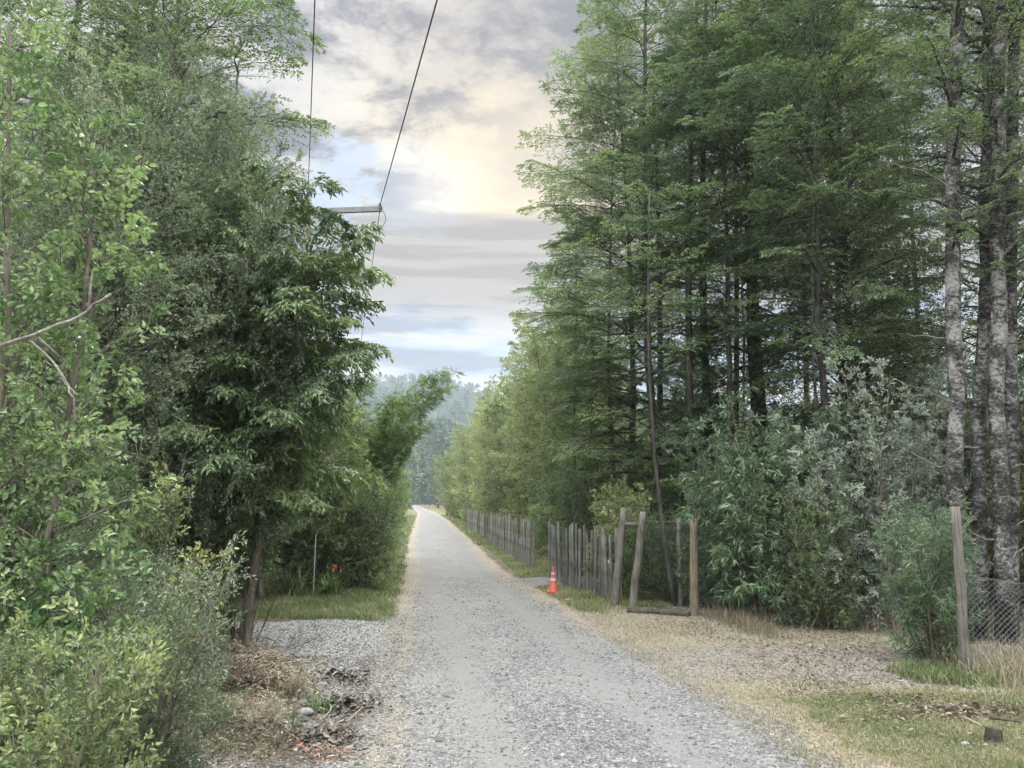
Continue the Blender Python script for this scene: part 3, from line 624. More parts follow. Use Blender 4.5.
# understorey right
SH = 'shrub'
put('r1', PT(770, 600, 14.6)[0], 14.6, .5, (1, 1, 1), 'long-leaved green shrub with drooping leaves right of the tan fence post', SH)
put('r1', PT(725, 600, 16.6)[0], 16.6, 2.5, .8, 'smaller long-leaved shrub tucked behind the tan fence post', SH)
put('r2', PT(880, 600, 13.4)[0], 13.4, .0, (1, 1, 1), 'silver-leaved shrub at the far side of the dirt pull-in', SH)
put('r2', PT(935, 600, 14.8)[0], 14.8, 2.0, 1.05, 'taller silvery shrub behind, touching the grey trunks', SH)
put('r4', PT(828, 600, 13.6)[0], 13.6, 1.0, .75, 'low dark shrub between long-leaved shrub and silver shrub', SH)
put('r3', PT(938, 650, 10.6)[0], 10.6, 0, .95, 'narrow-leaved bushy sapling in front of the tall weathered post', SH)
put('r5', PT(625, 600, 18.9)[0], 18.9, 0, .95, 'yellow-green shrub above the palisade near the leaning gate posts', SH)
put('r4', PT(690, 600, 19.5)[0], 19.5, 3.0, 1.0, 'dark shrub filling the shade behind the tan fence post', SH)
put('r4', PT(585, 600, 24)[0], 24, 2.0, 1.1, 'dark shrub behind the gate-side end of the palisade', SH)
for k, (px, Yd, s) in enumerate([(648, 17.6, .62), (672, 17.3, .6), (712, 16.4, .62), (650, 22, 1.2), (760, 19, 1.2), (800, 20, 1.3), (850, 18, 1.1), (900, 19, 1.3), (975, 17, 1.3), (1010, 16, 1.2), (1050, 14, 1.2), (560, 31, 1.2)]):
    put('r4', PT(px, 560, Yd)[0], Yd, k*1.3, s, 'dark shrub in the shaded undergrowth of the right-hand wood', SH, 'undergrowth shrubs in the right-hand wood')
# deep wood
rg = np.random.default_rng(12); kk = 0
for k in range(60):
    x_ = rg.uniform(8, 44); y_ = rg.uniform(24, 62)
    if x_ < 5+y_*.08: continue
    px = 430+800*x_/y_
    if 775 < px < 870 and y_ < 62 and rg.random() < .8: continue
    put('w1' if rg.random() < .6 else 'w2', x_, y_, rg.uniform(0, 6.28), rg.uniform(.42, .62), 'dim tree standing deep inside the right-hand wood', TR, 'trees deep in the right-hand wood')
for (x_, y_) in [(13.5, 8), (16, 11), (19, 15), (17, 20), (22, 20), (13, 3), (19, 5)]:
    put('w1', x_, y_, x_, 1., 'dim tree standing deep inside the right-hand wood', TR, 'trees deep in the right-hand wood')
# far right row
row = [(5.4, 33, 'a1', 1.1, 'olive-green airy tree nearest behind the gate opening, tallest of its row'), (4.6, 38, 'a2', .98, 'second airy olive tree of the row past the gate'), (6.6, 36, 'a1', 1.15, 'wide airy tree in the second rank behind the gate opening'),
       (4.6, 44, 'a3', 1.05, 'third roadside tree of the far row, greener than its neighbours'), (4.2, 50, 'a1', 1.0, 'fourth airy tree of the far right-hand row'), (4.2, 57, 'a2', .95, 'fifth airy tree of the far right-hand row'),
       (4.0, 65, 'a1', .95, 'sixth airy tree of the far right-hand row, yellowish'), (3.9, 74, 'a2', .9, 'seventh airy tree of the far right-hand row'), (3.7, 85, 'a3', .95, 'bright green tree where the far row meets the road'),
       (3.2, 98, 'a3', .95, 'last but one small tree of the far right-hand row'), (2.6, 114, 'a2', .9, 'furthest small tree of the right-hand row at the bend')]
for (x_, y_, k_, s_, l_) in row: put(k_, x_, y_, x_*7, s_, l_, TR)
for k in range(9): put(['a1', 'a2', 'w2'][k % 3], 7.5+(k*.8) % 3, 40+k*9, k*1.1, 1.0, 'tree of the back rank beyond the far right-hand row', TR, 'back rank of trees beyond the far row')
for k, (x_, y_, s_) in enumerate([(4.5, 35, .55), (3.9, 41, .5), (3.9, 47, .55), (3.6, 54, .55), (3.5, 62, .55), (3.3, 71, .6), (3.2, 80, .6), (2.9, 92, .6), (2.3, 106, .6)]):
    put('h1', x_+.6, y_, k*2.1, s_, 'low shrub at the foot of the far right-hand row', SH, 'low shrubs along the far palisade')
# ---------------- left side
put('g1', -4.3, 12.3, 0, (.85, .9, 1.05), 'large grey-green small-leaved tree in the middle of the left side', TR)
put('g1', -4.9, 11.0, 2.1, .95, 'grey-green tree between the bright broad-leaved tree and the driveway tree', TR)
put('g2', -4.2, 16.6, .4, (.8, .85, .95), 'taller pointed small-leaved tree behind the driveway, top meets the sky', TR)
put('g2', -5.4, 14.6, 2.4, 1.05, 'tall small-leaved tree further left behind the first', TR)
put('p1', -3.3, 12.1, 0, (.95, .95, .99), 'dark glossy-leaved tree whose sprays hang towards the power line', TR)
put('p2', -3.0, 12.2, 1.2, .78, 'glossy-leaved young tree over the trunk cluster by the driveway', TR)
put('p2', -3.6, 18.5, 2.2, .9, 'glossy-leaved tree behind the flowering clump', TR)
put('c1', -7.6, 17.0, 1.0, .95, 'dark layered tree filling the top left corner', TR)
put('c3', -4.3, 13.4, 3.1, .95, 'layered tree whose twigs stick out at the top by the first wire', TR)
put('c2', -10.5, 14, 2.0, 1., 'dark layered tree behind the bright broad-leaved tree', TR)
put('l1', -3.45, 6.3, 0, 1.0, 'bright broad-leaved tree nearest on the left, with vine-like leaves', TR)
put('l1', -4.2, 7.4, 2.3, 1.0, 'bright broad-leaved tree cut by the left edge of the photo', TR)
put('l2', -3.5, 7.6, 1.3, .85, 'shorter broad-leaved tree beside the pale broken branch', TR)
put('s1', -2.0, 5.8, 0, .86, 'grey-green fine-leaved shrub leaning over the litter, nearest bush', SH)
put('s1', -2.6, 7.0, 2.0, .95, 'grey-green fine-leaved shrub behind the nearest bush', SH)
put('s2', -2.35, 5.1, 1.0, .9, 'yellow-green shrub in the bottom left corner', SH)
put('sl', -3.1, 5.9, 1.5, 1.2, 'bright-leaved shrub at the left edge halfway down', SH)
put('sy', -2.9, 8.6, 0, 1.25, 'sprig-like yellow-green shrub in front of the trunk cluster', SH)
put('s3', -3.3, 8.6, .5, 1.05, 'tall leafy shrub under the grey-green tree', SH)
put('s4', -4.1, 9.8, .5, 1.1, 'grey shrub under the grey-green tree, left of the trunk cluster', SH)
put('s4', -4.3, 7.8, 2.5, 1.1, 'grey shrub behind the bright-leaved shrub at the left edge', SH)
put('s2', -1.95, 4.4, 2.6, .85, 'low green shrub at the very bottom of the photo, left', SH)
put('s3', -5.6, 9.5, 1.1, 1.2, 'leafy shrub seen through the broad leaves at the left edge', SH)
# beyond the driveway
put('h1', -3.5, 21.8, 2.9, 1.3, 'tallest roadside shrub, filling the wall of green behind the white stake', SH)
put('h1', -2.5, 20.6, 0, .95, 'rounded green shrub behind the orange flowers', SH)
put('s3', -1.75, 20.6, 0, 1.15, 'small green shrub right of the white stake', SH)
put('h1', -4.4, 19.4, 1.4, .85, 'broad shrub behind the driveway, left of the flowers', SH)
put('h2', -1.75, 22.6, 2, .78, 'darker shrub on the left verge, first after the flowers', SH)
put('h2', -2.0, 27.2, 0, 1.0, 'dark shrub at the foot of the bamboo', SH)
put('b1', -2.15, 24.3, 0, 1.02, 'tall bamboo clump with plumes arching over the left verge', 'bamboo')
put('b1', -3.4, 22.3, 2.2, .9, 'bamboo clump standing left of the tallest bamboo plumes', 'bamboo')
put('b1', -3.0, 28.5, .5, .93, 'bamboo clump behind, half hidden by the first', 'bamboo')
hl = ['dark shrub just past the bamboo on the left verge', 'lighter shrub second past the bamboo', 'third shrub past the bamboo on the left', 'fourth shrub past the bamboo on the left', 'fifth shrub past the bamboo on the left', 'sixth shrub past the bamboo on the left',
      'seventh shrub past the bamboo on the left', 'last shrub on the left before the road vanishes']
for k, (x_, y_, s_) in enumerate([(-2.3, 31, 1.0), (-2.4, 36, 1.0), (-2.6, 42, 1.0), (-2.8, 49, 1.05), (-3.3, 58, 1.0), (-3.6, 70, 1.1), (-3.8, 84, 1.1), (-4.2, 100, 1.2)]):
    put(['h2', 'h1'][k % 2], x_, y_, k*1.7, s_, hl[k], SH)
for k in range(40):
    x_ = rg.uniform(-30, -6.5); y_ = rg.uniform(14, 90)
    if x_ > -7-y_*.03: x_ -= 3
    put(['w2', 'w1', 'w2'][k % 3], x_, y_, rg.uniform(0, 6), rg.uniform(.55, .75), 'tree in the thicket behind the left-hand shrubs', TR, 'trees behind the left-hand shrubs')
# woodland closing the end of the road
for k in range(70):
    y_ = rg.uniform(170, 330); cx_ = np.interp(y_, LE_Y, LE_X); x_ = cx_ + rg.uniform(-36, 50)
    if abs(x_-cx_-2) < 5: x_ += 9
    put(['w1', 'w2'][k % 2], x_, y_, rg.uniform(0, 6), rg.uniform(.8, 1.25), 'distant tree in the wood where the road vanishes', TR, 'distant trees at the end of the road')
put('w1', -7.5, 128, 0, .95, 'dark single tree left of the vanishing road', TR)
# left and right distant forest as masses
def far_forest(name, pts, seed, key):
    rg2 = np.random.default_rng(seed); g = Geo()
    for (x_, y_, z_, h) in pts:
        n = 60; u = rg2.random(n)**.7; a = rg2.uniform(0, 6.28, n); r = h*.34*np.sqrt(np.clip(1-u**2.2, .03, 1))*rg2.random(n)**.5
        P = np.stack([x_+r*cos_(a), y_+r*sin_(a), z_+h*.12+h*.85*u], 1)
        leaves(g, P, rg2.normal(0, 1, (n, 3))+np.array([0, 0, .3]), rg2.normal(0, 1, (n, 3)), h*.16, h*.12, np.clip(.5+rg2.normal(0, .15)+rg2.normal(0, .2, n), 0, 1))
        tube(g, [(x_, y_, z_-1), (x_, y_, z_+h*.5)], .2, 3, a=.1)
    return tag(g.build(name, M[key]), name.replace('_', ' ') + ' seen in the haze beyond the end of the road', 'forest', kind='stuff')
M['hillleaf'] = leafmat('distant_leaves', (.022, .042, .026), (.048, .08, .044), (.09, .125, .065))
pts = []
rg3 = np.random.default_rng(77)
for _ in range(420): x_ = rg3.uniform(-190, 190); y_ = rg3.uniform(330, 540); pts.append((x_, y_, 0, rg3.uniform(10, 19)))
for HH, cnt, xr in ((H2, 1500, 330), (H1, 1700, 520)):
    hx, hy, hz_ = HH; m_ = np.argwhere((np.abs(hx) < xr)); sel = m_[rg3.integers(0, len(m_), cnt)]
    for (i, j) in sel: pts.append((hx[i, j]+rg3.uniform(-5, 5), hy[i, j]+rg3.uniform(-5, 5), hz_[i, j]-1.5, rg3.uniform(9, 17)))
far_forest('distant_forest', pts, 5, 'hillleaf')
# ================================================================== fences, posts, cone, power line
def box(g, c, s, rot=None, a=.5, taper=1.0):
    v = np.array([[i, j, k] for i in (-.5, .5) for j in (-.5, .5) for k in (-.5, .5)])*np.array(s)
    v[v[:, 2] > 0, :2] *= taper
    if rot is not None: v = v @ np.array(rot).T
    g.add(v+np.array(c), [[0, 1, 3, 2], [4, 6, 7, 5], [0, 4, 5, 1], [2, 3, 7, 6], [0, 2, 6, 4], [1, 5, 7, 3]], a)
def slab(g, h, wd, th, lean=(0, 0), seed=0, rz=0.):
    """split-wood picket with uneven edges and a worn top, base at origin"""
    r = np.random.default_rng(seed); n = 6; k = 8; V = []
    for i in range(n+1):
        t = i/n; w_ = wd/2*(1+r.normal(0, .07)); d_ = th/2*(1+r.normal(0, .1))
        ring = [(w_*c, d_*s_) for c, s_ in ((1, .6), (.6, 1), (-.6, 1), (-1, .6), (-1, -.6), (-.6, -1), (.6, -1), (1, -.6))]
        zt = h*t-.2*(1-t)
        for (a, b) in ring:
            ca, sa = cos(rz), sin(rz); V.append((a*ca-b*sa+lean[0]*t+r.normal(0, .003), a*sa+b*ca+lean[1]*t, zt+(r.normal(0, .012) if i == n else 0)))
    F = [[i*k+j, i*k+(j+1) % k, (i+1)*k+(j+1) % k, (i+1)*k+j] for i in range(n) for j in range(k)]
    g.add(V, F, r.random()); g.F.append(np.array([[g.n-k+j for j in range(k)]])); g.A.append(np.array([.5]))
def roundpost(name, x, y, h, r, mat, label=None, lx=0, ly=0, seed=0, cat='post', rt=None):
    g = Geo(); rg = np.random.default_rng(seed); t = np.linspace(0, 1, 9)
    P = np.stack([lx*t+rg.normal(0, .004, 9), ly*t, -.25+(h+.25)*t], 1); tube(g, P, np.linspace(r, rt or r*.88, 9)*(1+rg.normal(0, .03, 9)), 12)
    return tag(g.build(name, M[mat], None, smooth=True, loc=(x, y, q(x, y))), label, cat)
def line_pts(P0, P1, sag, n=14):
    t = np.linspace(0, 1, n)[:, None]; P = P0+(P1-P0)*t; P[:, 2] -= sag*4*(t*(1-t))[:, 0]; return P
def palisade(A, B, n, h, label, seed, name='palisade_fence'):
    A = np.array(A); B = np.array(B); e = empty(name, (*A, q(*A))); tag(e, label, 'fence'); r = np.random.default_rng(seed); d = B-A; az = math.atan2(d[1], d[0])
    for i in range(n):
        p = A+d*(i+r.uniform(-.18, .18))/(n-1); g = Geo(); slab(g, h*r.uniform(.9, 1.08), r.uniform(.075, .125), r.uniform(.035, .06), (r.normal(0, .035), r.normal(0, .03)), seed*100+i, az+r.normal(0, .2))
        o = g.build('picket', M['picket'], e); o.location = (p[0]-A[0], p[1]-A[1], q(*p)-q(*A))
    for zz_ in (.35, h*.86):
        g = Geo(); tube(g, line_pts(np.array([0, 0, zz_]), np.array([d[0], d[1], zz_]), .02)+np.array([0.06, 0, 0]), .006, 4); g.build('wire', M['wire'], e)
    return e
pA = GP(549, 578)[:2]; pB = GP(622, 606)[:2]
palisade(pA, pB, 21, 1.5, 'weathered grey palisade between the traffic cone and the leaning gate posts', 1)
fA = GP(532.5, 568)[:2]; fM = np.array([3.15, 36.5]); fB = GP(466, 527.5)[:2]
palisade(fA, fM, 27, 1.5, 'weathered palisade beyond the gate opening, nearer stretch with pale boards', 2)
palisade(fM+np.array([0, .35]), fB, 44, 1.45, 'far stretch of weathered palisade running off along the road', 3)
# mailbox-like pale plates on the fence posts
g = Geo(); box(g, (0, 0, 0), (.10, .02, .20)); p = PT(516, 541, 26.2); tag(g.build('blue_plate', M['blue'], None, loc=(3.02, 27.0, .85)), 'small pale blue plate hung on the far palisade', 'plate')
# leaning gate posts
P1 = GP(614, 607); P2 = GP(633, 609)
def framed():
    e = empty('gate_post_frame', (P1[0], P1[1], q(P1[0], P1[1]))); tag(e, 'pair of leaning gate posts joined by a short crossbar near the top', 'gate post')
    for (ox, lean, hh, sd) in ((-.02, .27, 2.02, 1), (P2[0]-P1[0]-.04, .30, 1.95, 2)):
        g = Geo(); t = np.linspace(0, 1, 9); rg = np.random.default_rng(sd); Pn = np.stack([ox+lean*t+rg.normal(0, .004, 9), 0*t+(P2[1]-P1[1])*(sd == 2), -.2+(hh+.2)*t], 1); tube(g, Pn, np.linspace(.085, .07, 9), 12); g.build('post', M['post'], e, smooth=True)
    g = Geo(); tube(g, [(.18, -.02, 1.70), (.60, -.06, 1.66)], .05, 10); g.build('crossbar', M['post'], e, smooth=True)
framed()
def postpx(px, pyb, pyt, wpx, mat, label, lx=0, name='fence_post', seed=0):
    b = GP(px, pyb); Yd = b[1]; h = (pyb-pyt)/FPX*Yd*1.0; return roundpost(name, b[0], b[1], h, wpx/2/FPX*Yd, mat, label, lx, seed=seed), b, h
_, bt, ht = postpx(694, 616, 518, 9.5, 'post_tan', 'upright tan round fence post in front of the dark wood', .06)
_, bw, hw_ = postpx(966, 676, 505, 11, 'post', 'tall weathered post beside the narrow-leaved sapling', .03, seed=2)
postpx(681, 606, 520, 5, 'bark_pale', 'thin pale stake just left of the tan fence post', .0, seed=3)
b = GP(610, 602); st_e = empty('marker_stake', (b[0], b[1], q(b[0], b[1]))); tag(st_e, 'thin white-topped pipe stake beside the leaning gate posts', 'stake')
g = Geo(); tube(g, [(0, 0, -.1), (0, 0, .80)], .022, 8); g.build('pipe', M['post_tan'], st_e); g = Geo(); tube(g, [(0, 0, .80), (0, 0, .88)], .034, 8); g.build('pipe_cap', M['white'], st_e)
b = GP(313, 596); ws = empty('white_stake', (b[0], b[1], q(b[0], b[1]))); tag(ws, 'thin white rod standing left of the orange flowers', 'stake'); g = Geo(); tube(g, [(0, 0, -.1), (0.02, 0, 1.4)], .012, 6); g.build('rod', M['white'], ws)
# log at the fence foot
l0, l1 = GP(628, 613), GP(690, 617)
g = Geo(); t = np.linspace(0, 1, 10)[:, None]; rg = np.random.default_rng(4); P = l0+(l1-l0)*t; P[:, 2] = [q(a, b_)+.03 for a, b_ in P[:, :2]]; P0 = P[0].copy(); tube(g, P-P0, .07*(1+rg.normal(0, .12, 10)), 10)
tag(g.build('sleeper_log', M['dead_dark'], None, smooth=True, loc=P0), 'dark log lying along the foot of the mesh fence', 'log')
# wire mesh fences
def mesh_fence(A, B, h, cell, label, sag=.0, zoff=.1, seed=0, wr=.0018):
    A3 = np.array([A[0], A[1], q(*A[:2])]); L = float(np.hypot(B[0]-A[0], B[1]-A[1])); dx = np.array([(B[0]-A[0])/L, (B[1]-A[1])/L, 0]); nrm_ = np.array([-dx[1], dx[0], 0])
    e = empty('wire_mesh_fence', tuple(A3)); tag(e, label, 'fence'); g = Geo(); n = int((L+h)/cell)
    def P(u, v): u = np.asarray(u); v = np.asarray(v); return dx*u[..., None] + UP*(v*(1-sag*np.sin(np.clip(u/L, 0, 1)*pi)))[..., None]*1.0 + nrm_*(.05*np.sin(u*2.1+v*3+seed))[..., None] + UP*zoff
    m = int(h/cell*2)+1
    S0, S1 = [], []
    for sgn in (1, -1):
        for i in range(n+1):
            u0 = i*cell - (h if sgn > 0 else 0); vv = np.linspace(0, h, m); uu = u0+sgn*vv if sgn > 0 else u0-vv
            ok = (uu >= 0) & (uu <= L); Q = P(uu, vv); k2 = ok[:-1] & ok[1:]; S0.append(Q[:-1][k2]); S1.append(Q[1:][k2])
    sticks(g, np.concatenate(S0), np.concatenate(S1), wr, wr); g.build('mesh', M['wire'], e)
    for v in (0.0, h):
        g = Geo(); uu = np.linspace(0, L, 20); tube(g, P(uu, np.full(20, v)), .003, 4); g.build('line_wire', M['wire'], e)
    return e
mesh_fence((P2[0]+.3, P2[1]), (bt[0], bt[1]), 1.65, .085, 'wire mesh between the leaning gate posts and the tan post')
mesh_fence((bt[0]+.02, bt[1]+.03), (bt[0]+3.6, bt[1]-.9), 1.6, .085, 'wire mesh running right from the tan post into the shrubs', seed=2)
mesh_fence((bw[0]+.12, bw[1]+.05), (bw[0]+3.6, bw[1]-.9), 1.15, .07, 'sagging wire mesh in front of the grey-barked trunks', sag=.16, seed=4, wr=.0022)
mesh_fence((pA[0]-.02, pA[1]-.12), (pB[0]-.05, pB[1]-.12), 1.35, .10, 'wire mesh stapled along the roadside face of the near palisade', seed=6, wr=.0016)
# traffic cone
b = GP(553.5, 591.5); ce = empty('traffic_cone', (b[0], b[1], q(b[0], b[1]))); tag(ce, 'red-orange traffic cone with white bands beside the palisade', 'traffic cone')
g = Geo()
def lathe(g, prof, k=24, a=.5):
    prof = np.array(prof); th = np.arange(k)*2*pi/k; V = np.stack([prof[:, 0:1]*cos_(th), prof[:, 0:1]*sin_(th), np.repeat(prof[:, 1:2], k, 1)], -1)
    i = np.arange(len(prof)-1)[:, None]*k; j = np.arange(k)[None]; g.add(V.reshape(-1, 3), np.stack([i+j, i+(j+1) % k, i+k+(j+1) % k, i+k+j], -1).reshape(-1, 4), a)
def cr(z): return .125-(z-.03)/.56*.098
lathe(g, [(.03, .588), (.022, .60), (0.001, .60)]); lathe(g, [(.145, .03), (.13, .045), (cr(.06), .06), (cr(.59), .59)]); g.build('cone_body', M['cone'], ce, smooth=True)
g = Geo(); box(g, (0, 0, .016), (.32, .32, .032)); box(g, (0, 0, .033), (.27, .27, .01)); g.build('cone_base', M['cone'], ce)
for z0, z1 in ((.28, .34), (.43, .47)):
    g = Geo(); lathe(g, [(cr(z0)+.003, z0), (cr(z1)+.003, z1)]); g.build('band', M['coneband'], ce, smooth=True)
# power line
Yp = 21.5; armR = PT(380, 209, Yp); armL = PT(228, 205, Yp+.9); pole = PT(304, 300, Yp+.45)
pe = empty('utility_pole', (pole[0], pole[1], 0)); tag(pe, 'utility pole hidden in the foliage with its crossarm reaching towards the road', 'utility pole')
O = np.array([pole[0], pole[1], 0])
g = Geo(); topz = armR[2]+.42; tube(g, [(0, 0, -.5), (0, 0, armR[2]*.55), (0, 0, topz)], [.15, .125, .10], 12); g.build('pole_shaft', M['post'], pe, smooth=True)
d = armR-armL; dn = d/np.linalg.norm(d); g = Geo(); md = (armL+armR)/2-O
az = math.atan2(dn[1], dn[0]); rm = [[cos(az), -sin(az), 0], [sin(az), cos(az), 0], [0, 0, 1]]
md[2] = armR[2]; box(g, md, (float(np.linalg.norm(d))+.06, .11, .14), rm); g.build('crossarm', M['steel'], pe)
armL[2] = armR[2]
for sgn in (1, -1):
    g = Geo(); tube(g, [md+dn*.75*sgn+[0, 0, -.05], (0, 0.0, armR[2]-.75)], .018, 6); g.build('brace', M['steel'], pe)
PTOP = np.array([pole[0], pole[1], armR[2]+.45])
for Pt in (armR, armL, PTOP):
    g = Geo(); c = Pt-O
    g2 = Geo(); lathe(g2, [(.001, -.13), (.03, -.13), (.03, -.09), (.075, -.07), (.035, -.05), (.07, -.03), (.035, -.01), (.06, .02), (.03, .05), (.03, .11), (.001, .11)], 14)
    V = np.concatenate(g2.V)+c+np.array([0, 0, .06]); g.add(V, g2.F[0]); g.build('insulator', M['ceramic'], pe, smooth=True)
    if Pt is armR:
        g = Geo(); th = np.linspace(-.2, 1, 12); tube(g, [c+np.array([.03+.13*sin(a*pi), 0.1*a, .02-.55*a]) for a in th], .008, 5); g.build('jumper_loop', M['cable'], pe)
def wire(P, r, label):
    P = np.array(P); g = Geo(); tube(g, P-P[0], r, 5); tag(g.build('power_cable', M['cable'], None, smooth=True, loc=P[0]), label, 'cable', 'cables of the power line')
def extend(P0, Pm, k): return P0+(Pm-P0)*k
for (a0, pm, lab, r) in ((armR+[0, 0, .12], PT(436, -2, 10.5), 'right power cable coming down to the visible insulator', .013), (PTOP+[0, 0, .12], PT(315, -2, 10.5), 'left power cable vanishing into the treetops', .010)):
    b_ = extend(a0, pm, 3.6); wire(line_pts(a0, b_, .12, 30), r, lab)
wire(line_pts(armR+[0, 0, -.02], PT(340, 480, 75), .25, 24), .010, 'cable descending from the insulator behind the hanging sprays')
wire(line_pts(PTOP+[0, 0, .1], PT(325, 470, 75), .25, 24), .010, 'far cable leaving the hidden end of the crossarm')
# ================================================================== small things
rg = np.random.default_rng(31)
def branch(name, pts, r0, r1, mat, label, cat='branch', twigs=0, seed=0, group=None):
    pts = np.array(pts, float); r = np.random.default_rng(seed); t = np.linspace(0, 1, len(pts)); f = np.linspace(0, 1, 16)
    P = np.stack([np.interp(f, t, pts[:, c]) for c in range(3)], 1); P[1:-1] = (P[:-2]+2*P[1:-1]+P[2:])/4; L = np.linalg.norm(pts[-1]-pts[0]); P[1:-1] += r.normal(0, L*.008, P[1:-1].shape)
    O = P[0].copy(); g = Geo(); tube(g, P-O, r0+(r1-r0)*f, 7)
    for k in range(twigs):
        i = r.integers(4, 15); d = norm(P[i]-P[i-1]+r.normal(0, .6, 3)*L*.1); l = L*r.uniform(.1, .3); a = P[i]-O; tube(g, [a, a+d*l*.5+r.normal(0, .02*L, 3), a+d*l+r.normal(0, .03*L, 3)], [r1*1.5, r1, r1*.5], 5)
    return tag(g.build(name, M[mat], None, smooth=True, loc=O), label, cat, group)
branch('broken_branch', [PT(-15, 352, 5.0), PT(25, 338, 5.0), PT(70, 322, 4.95), PT(111, 294, 4.9)], .015, .008, 'bark_pale', 'pale broken branch slanting up from the left edge', twigs=2, seed=1)
branch('hanging_twig', [PT(30, 340, 5.0), PT(54, 362, 5.0), PT(72, 392, 5.0), PT(76, 425, 5.0)], .008, .004, 'bark_pale', 'thin pale twig hanging below the broken branch', seed=2)
branch('hanging_twig', [PT(56, 365, 5.1), PT(66, 385, 5.1), PT(78, 395, 5.1)], .007, .004, 'bark_pale', 'short forked twig beside the hanging pale twig', seed=3)
branch('bare_limb', [PT(140, 222, 10.8), PT(150, 200, 10.8), PT(153, 180, 10.8)], .03, .02, 'bark_pale', 'short pale bare limb in the crown at upper left', twigs=2, seed=4)
branch('bare_limb', [PT(205, 120, 11.5), PT(228, 108, 11.5), PT(238, 85, 12.5), PT(240, 60, 13)], .035, .012, 'bark_dark', 'dark bare limb carrying the twigs near the first wire', twigs=1, seed=5)
a0 = GP(188, 660)
branch('fallen_branch', [a0+[0, 0, .16], GP(235, 653)+[0, 0, .2], GP(268, 648)+[0, 0, .16], GP(310, 672)+[0, 0, .05]], .016, .006, 'bark_pale', 'long pale fallen branch lying over the litter heap', twigs=3, seed=6)
branch('fallen_branch', [GP(232, 690)+[0, 0, .08], GP(262, 683)+[0, 0, .15], GP(292, 686)+[0, 0, .13]], .022, .012, 'dead', 'short thick grey stick in the litter heap', twigs=1, seed=7)
branch('fallen_branch', [GP(228, 668)+[0, 0, .1], GP(252, 668)+[0, 0, .14], GP(262, 676)+[0, 0, .1]], .035, .028, 'dead_dark', 'dark rotten chunk of branch in the heap', seed=8)
branch('fallen_branch', [GP(322, 722)+[0, 0, .03], GP(340, 705)+[0, 0, .06], GP(352, 696)+[0, 0, .03]], .008, .004, 'dead', 'thin stick pointing to the road, lower right of heap', seed=9)
branch('fallen_branch', [GP(346, 726)+[0, 0, .03], GP(362, 712)+[0, 0, .05], GP(376, 708)+[0, 0, .02]], .008, .004, 'dead', 'thin forked stick nearest the gravel', seed=10, twigs=2)
branch('upright_twig', [GP(285, 652), GP(291, 652)+[0, 0, .13], GP(295, 652)+[0, 0, .27]], .006, .003, 'dead_dark', 'upright dark twig with curled brown leaves at the heap', twigs=1, seed=11)
branch('upright_twig', [GP(282, 652), GP(305, 652)+[0, 0, .12], GP(322, 652)+[0, 0, .26]], .005, .002, 'dead_dark', 'thin bare twig slanting right above the heap', twigs=1, seed=12)
branch('upright_twig', [GP(268, 650), GP(275, 650)+[0, 0, .12], GP(284, 650)+[0, 0, .3]], .005, .002, 'dead_dark', 'thin bare twig slanting from the top of the heap', twigs=2, seed=13)
branch('dry_stalk', [GP(205, 768)+[0, 0, .0], GP(196, 752)+[0, 0, .1], GP(186, 740)+[0, 0, .2]], .008, .005, 'bark_pale', 'pale dry stalk crossing the nearest bush at the bottom', seed=14)
branch('dry_stalk', [GP(198, 768)+[0, 0, .1], GP(202, 740)+[0, 0, .1], GP(206, 720)+[0, 0, .16]], .005, .003, 'bark_pale', 'upright thin pale stalk beside the nearest bush', seed=15)
branch('fallen_branch', [GP(918, 712)+[0, 0, .04], GP(950, 712)+[0, 0, .05], GP(985, 716)+[0, 0, .04]], .02, .012, 'dead_dark', 'dark fallen branch on the ground before the tall weathered post', seed=16, twigs=2)
branch('fallen_branch', [GP(965, 722)+[0, 0, .04], GP(982, 730)+[0, 0, .04]], .015, .01, 'dead', 'short grey stick near the small stump', seed=17)
branch('fallen_branch', [GP(990, 722)+[0, 0, .04], GP(1022, 726)+[0, 0, .04]], .018, .01, 'dead_dark', 'dark stick right of the small stump', seed=18)
# stump
b = GP(994, 742); g = Geo(); tube(g, [(0, 0, -.1), (0, 0, .05), (.01, 0, .12)], [.085, .075, .07], 12); tag(g.build('tree_stump', M['dead_dark'], None, smooth=False, loc=(b[0], b[1], q(b[0], b[1]))), 'small dark stump in the front right verge', 'stump')
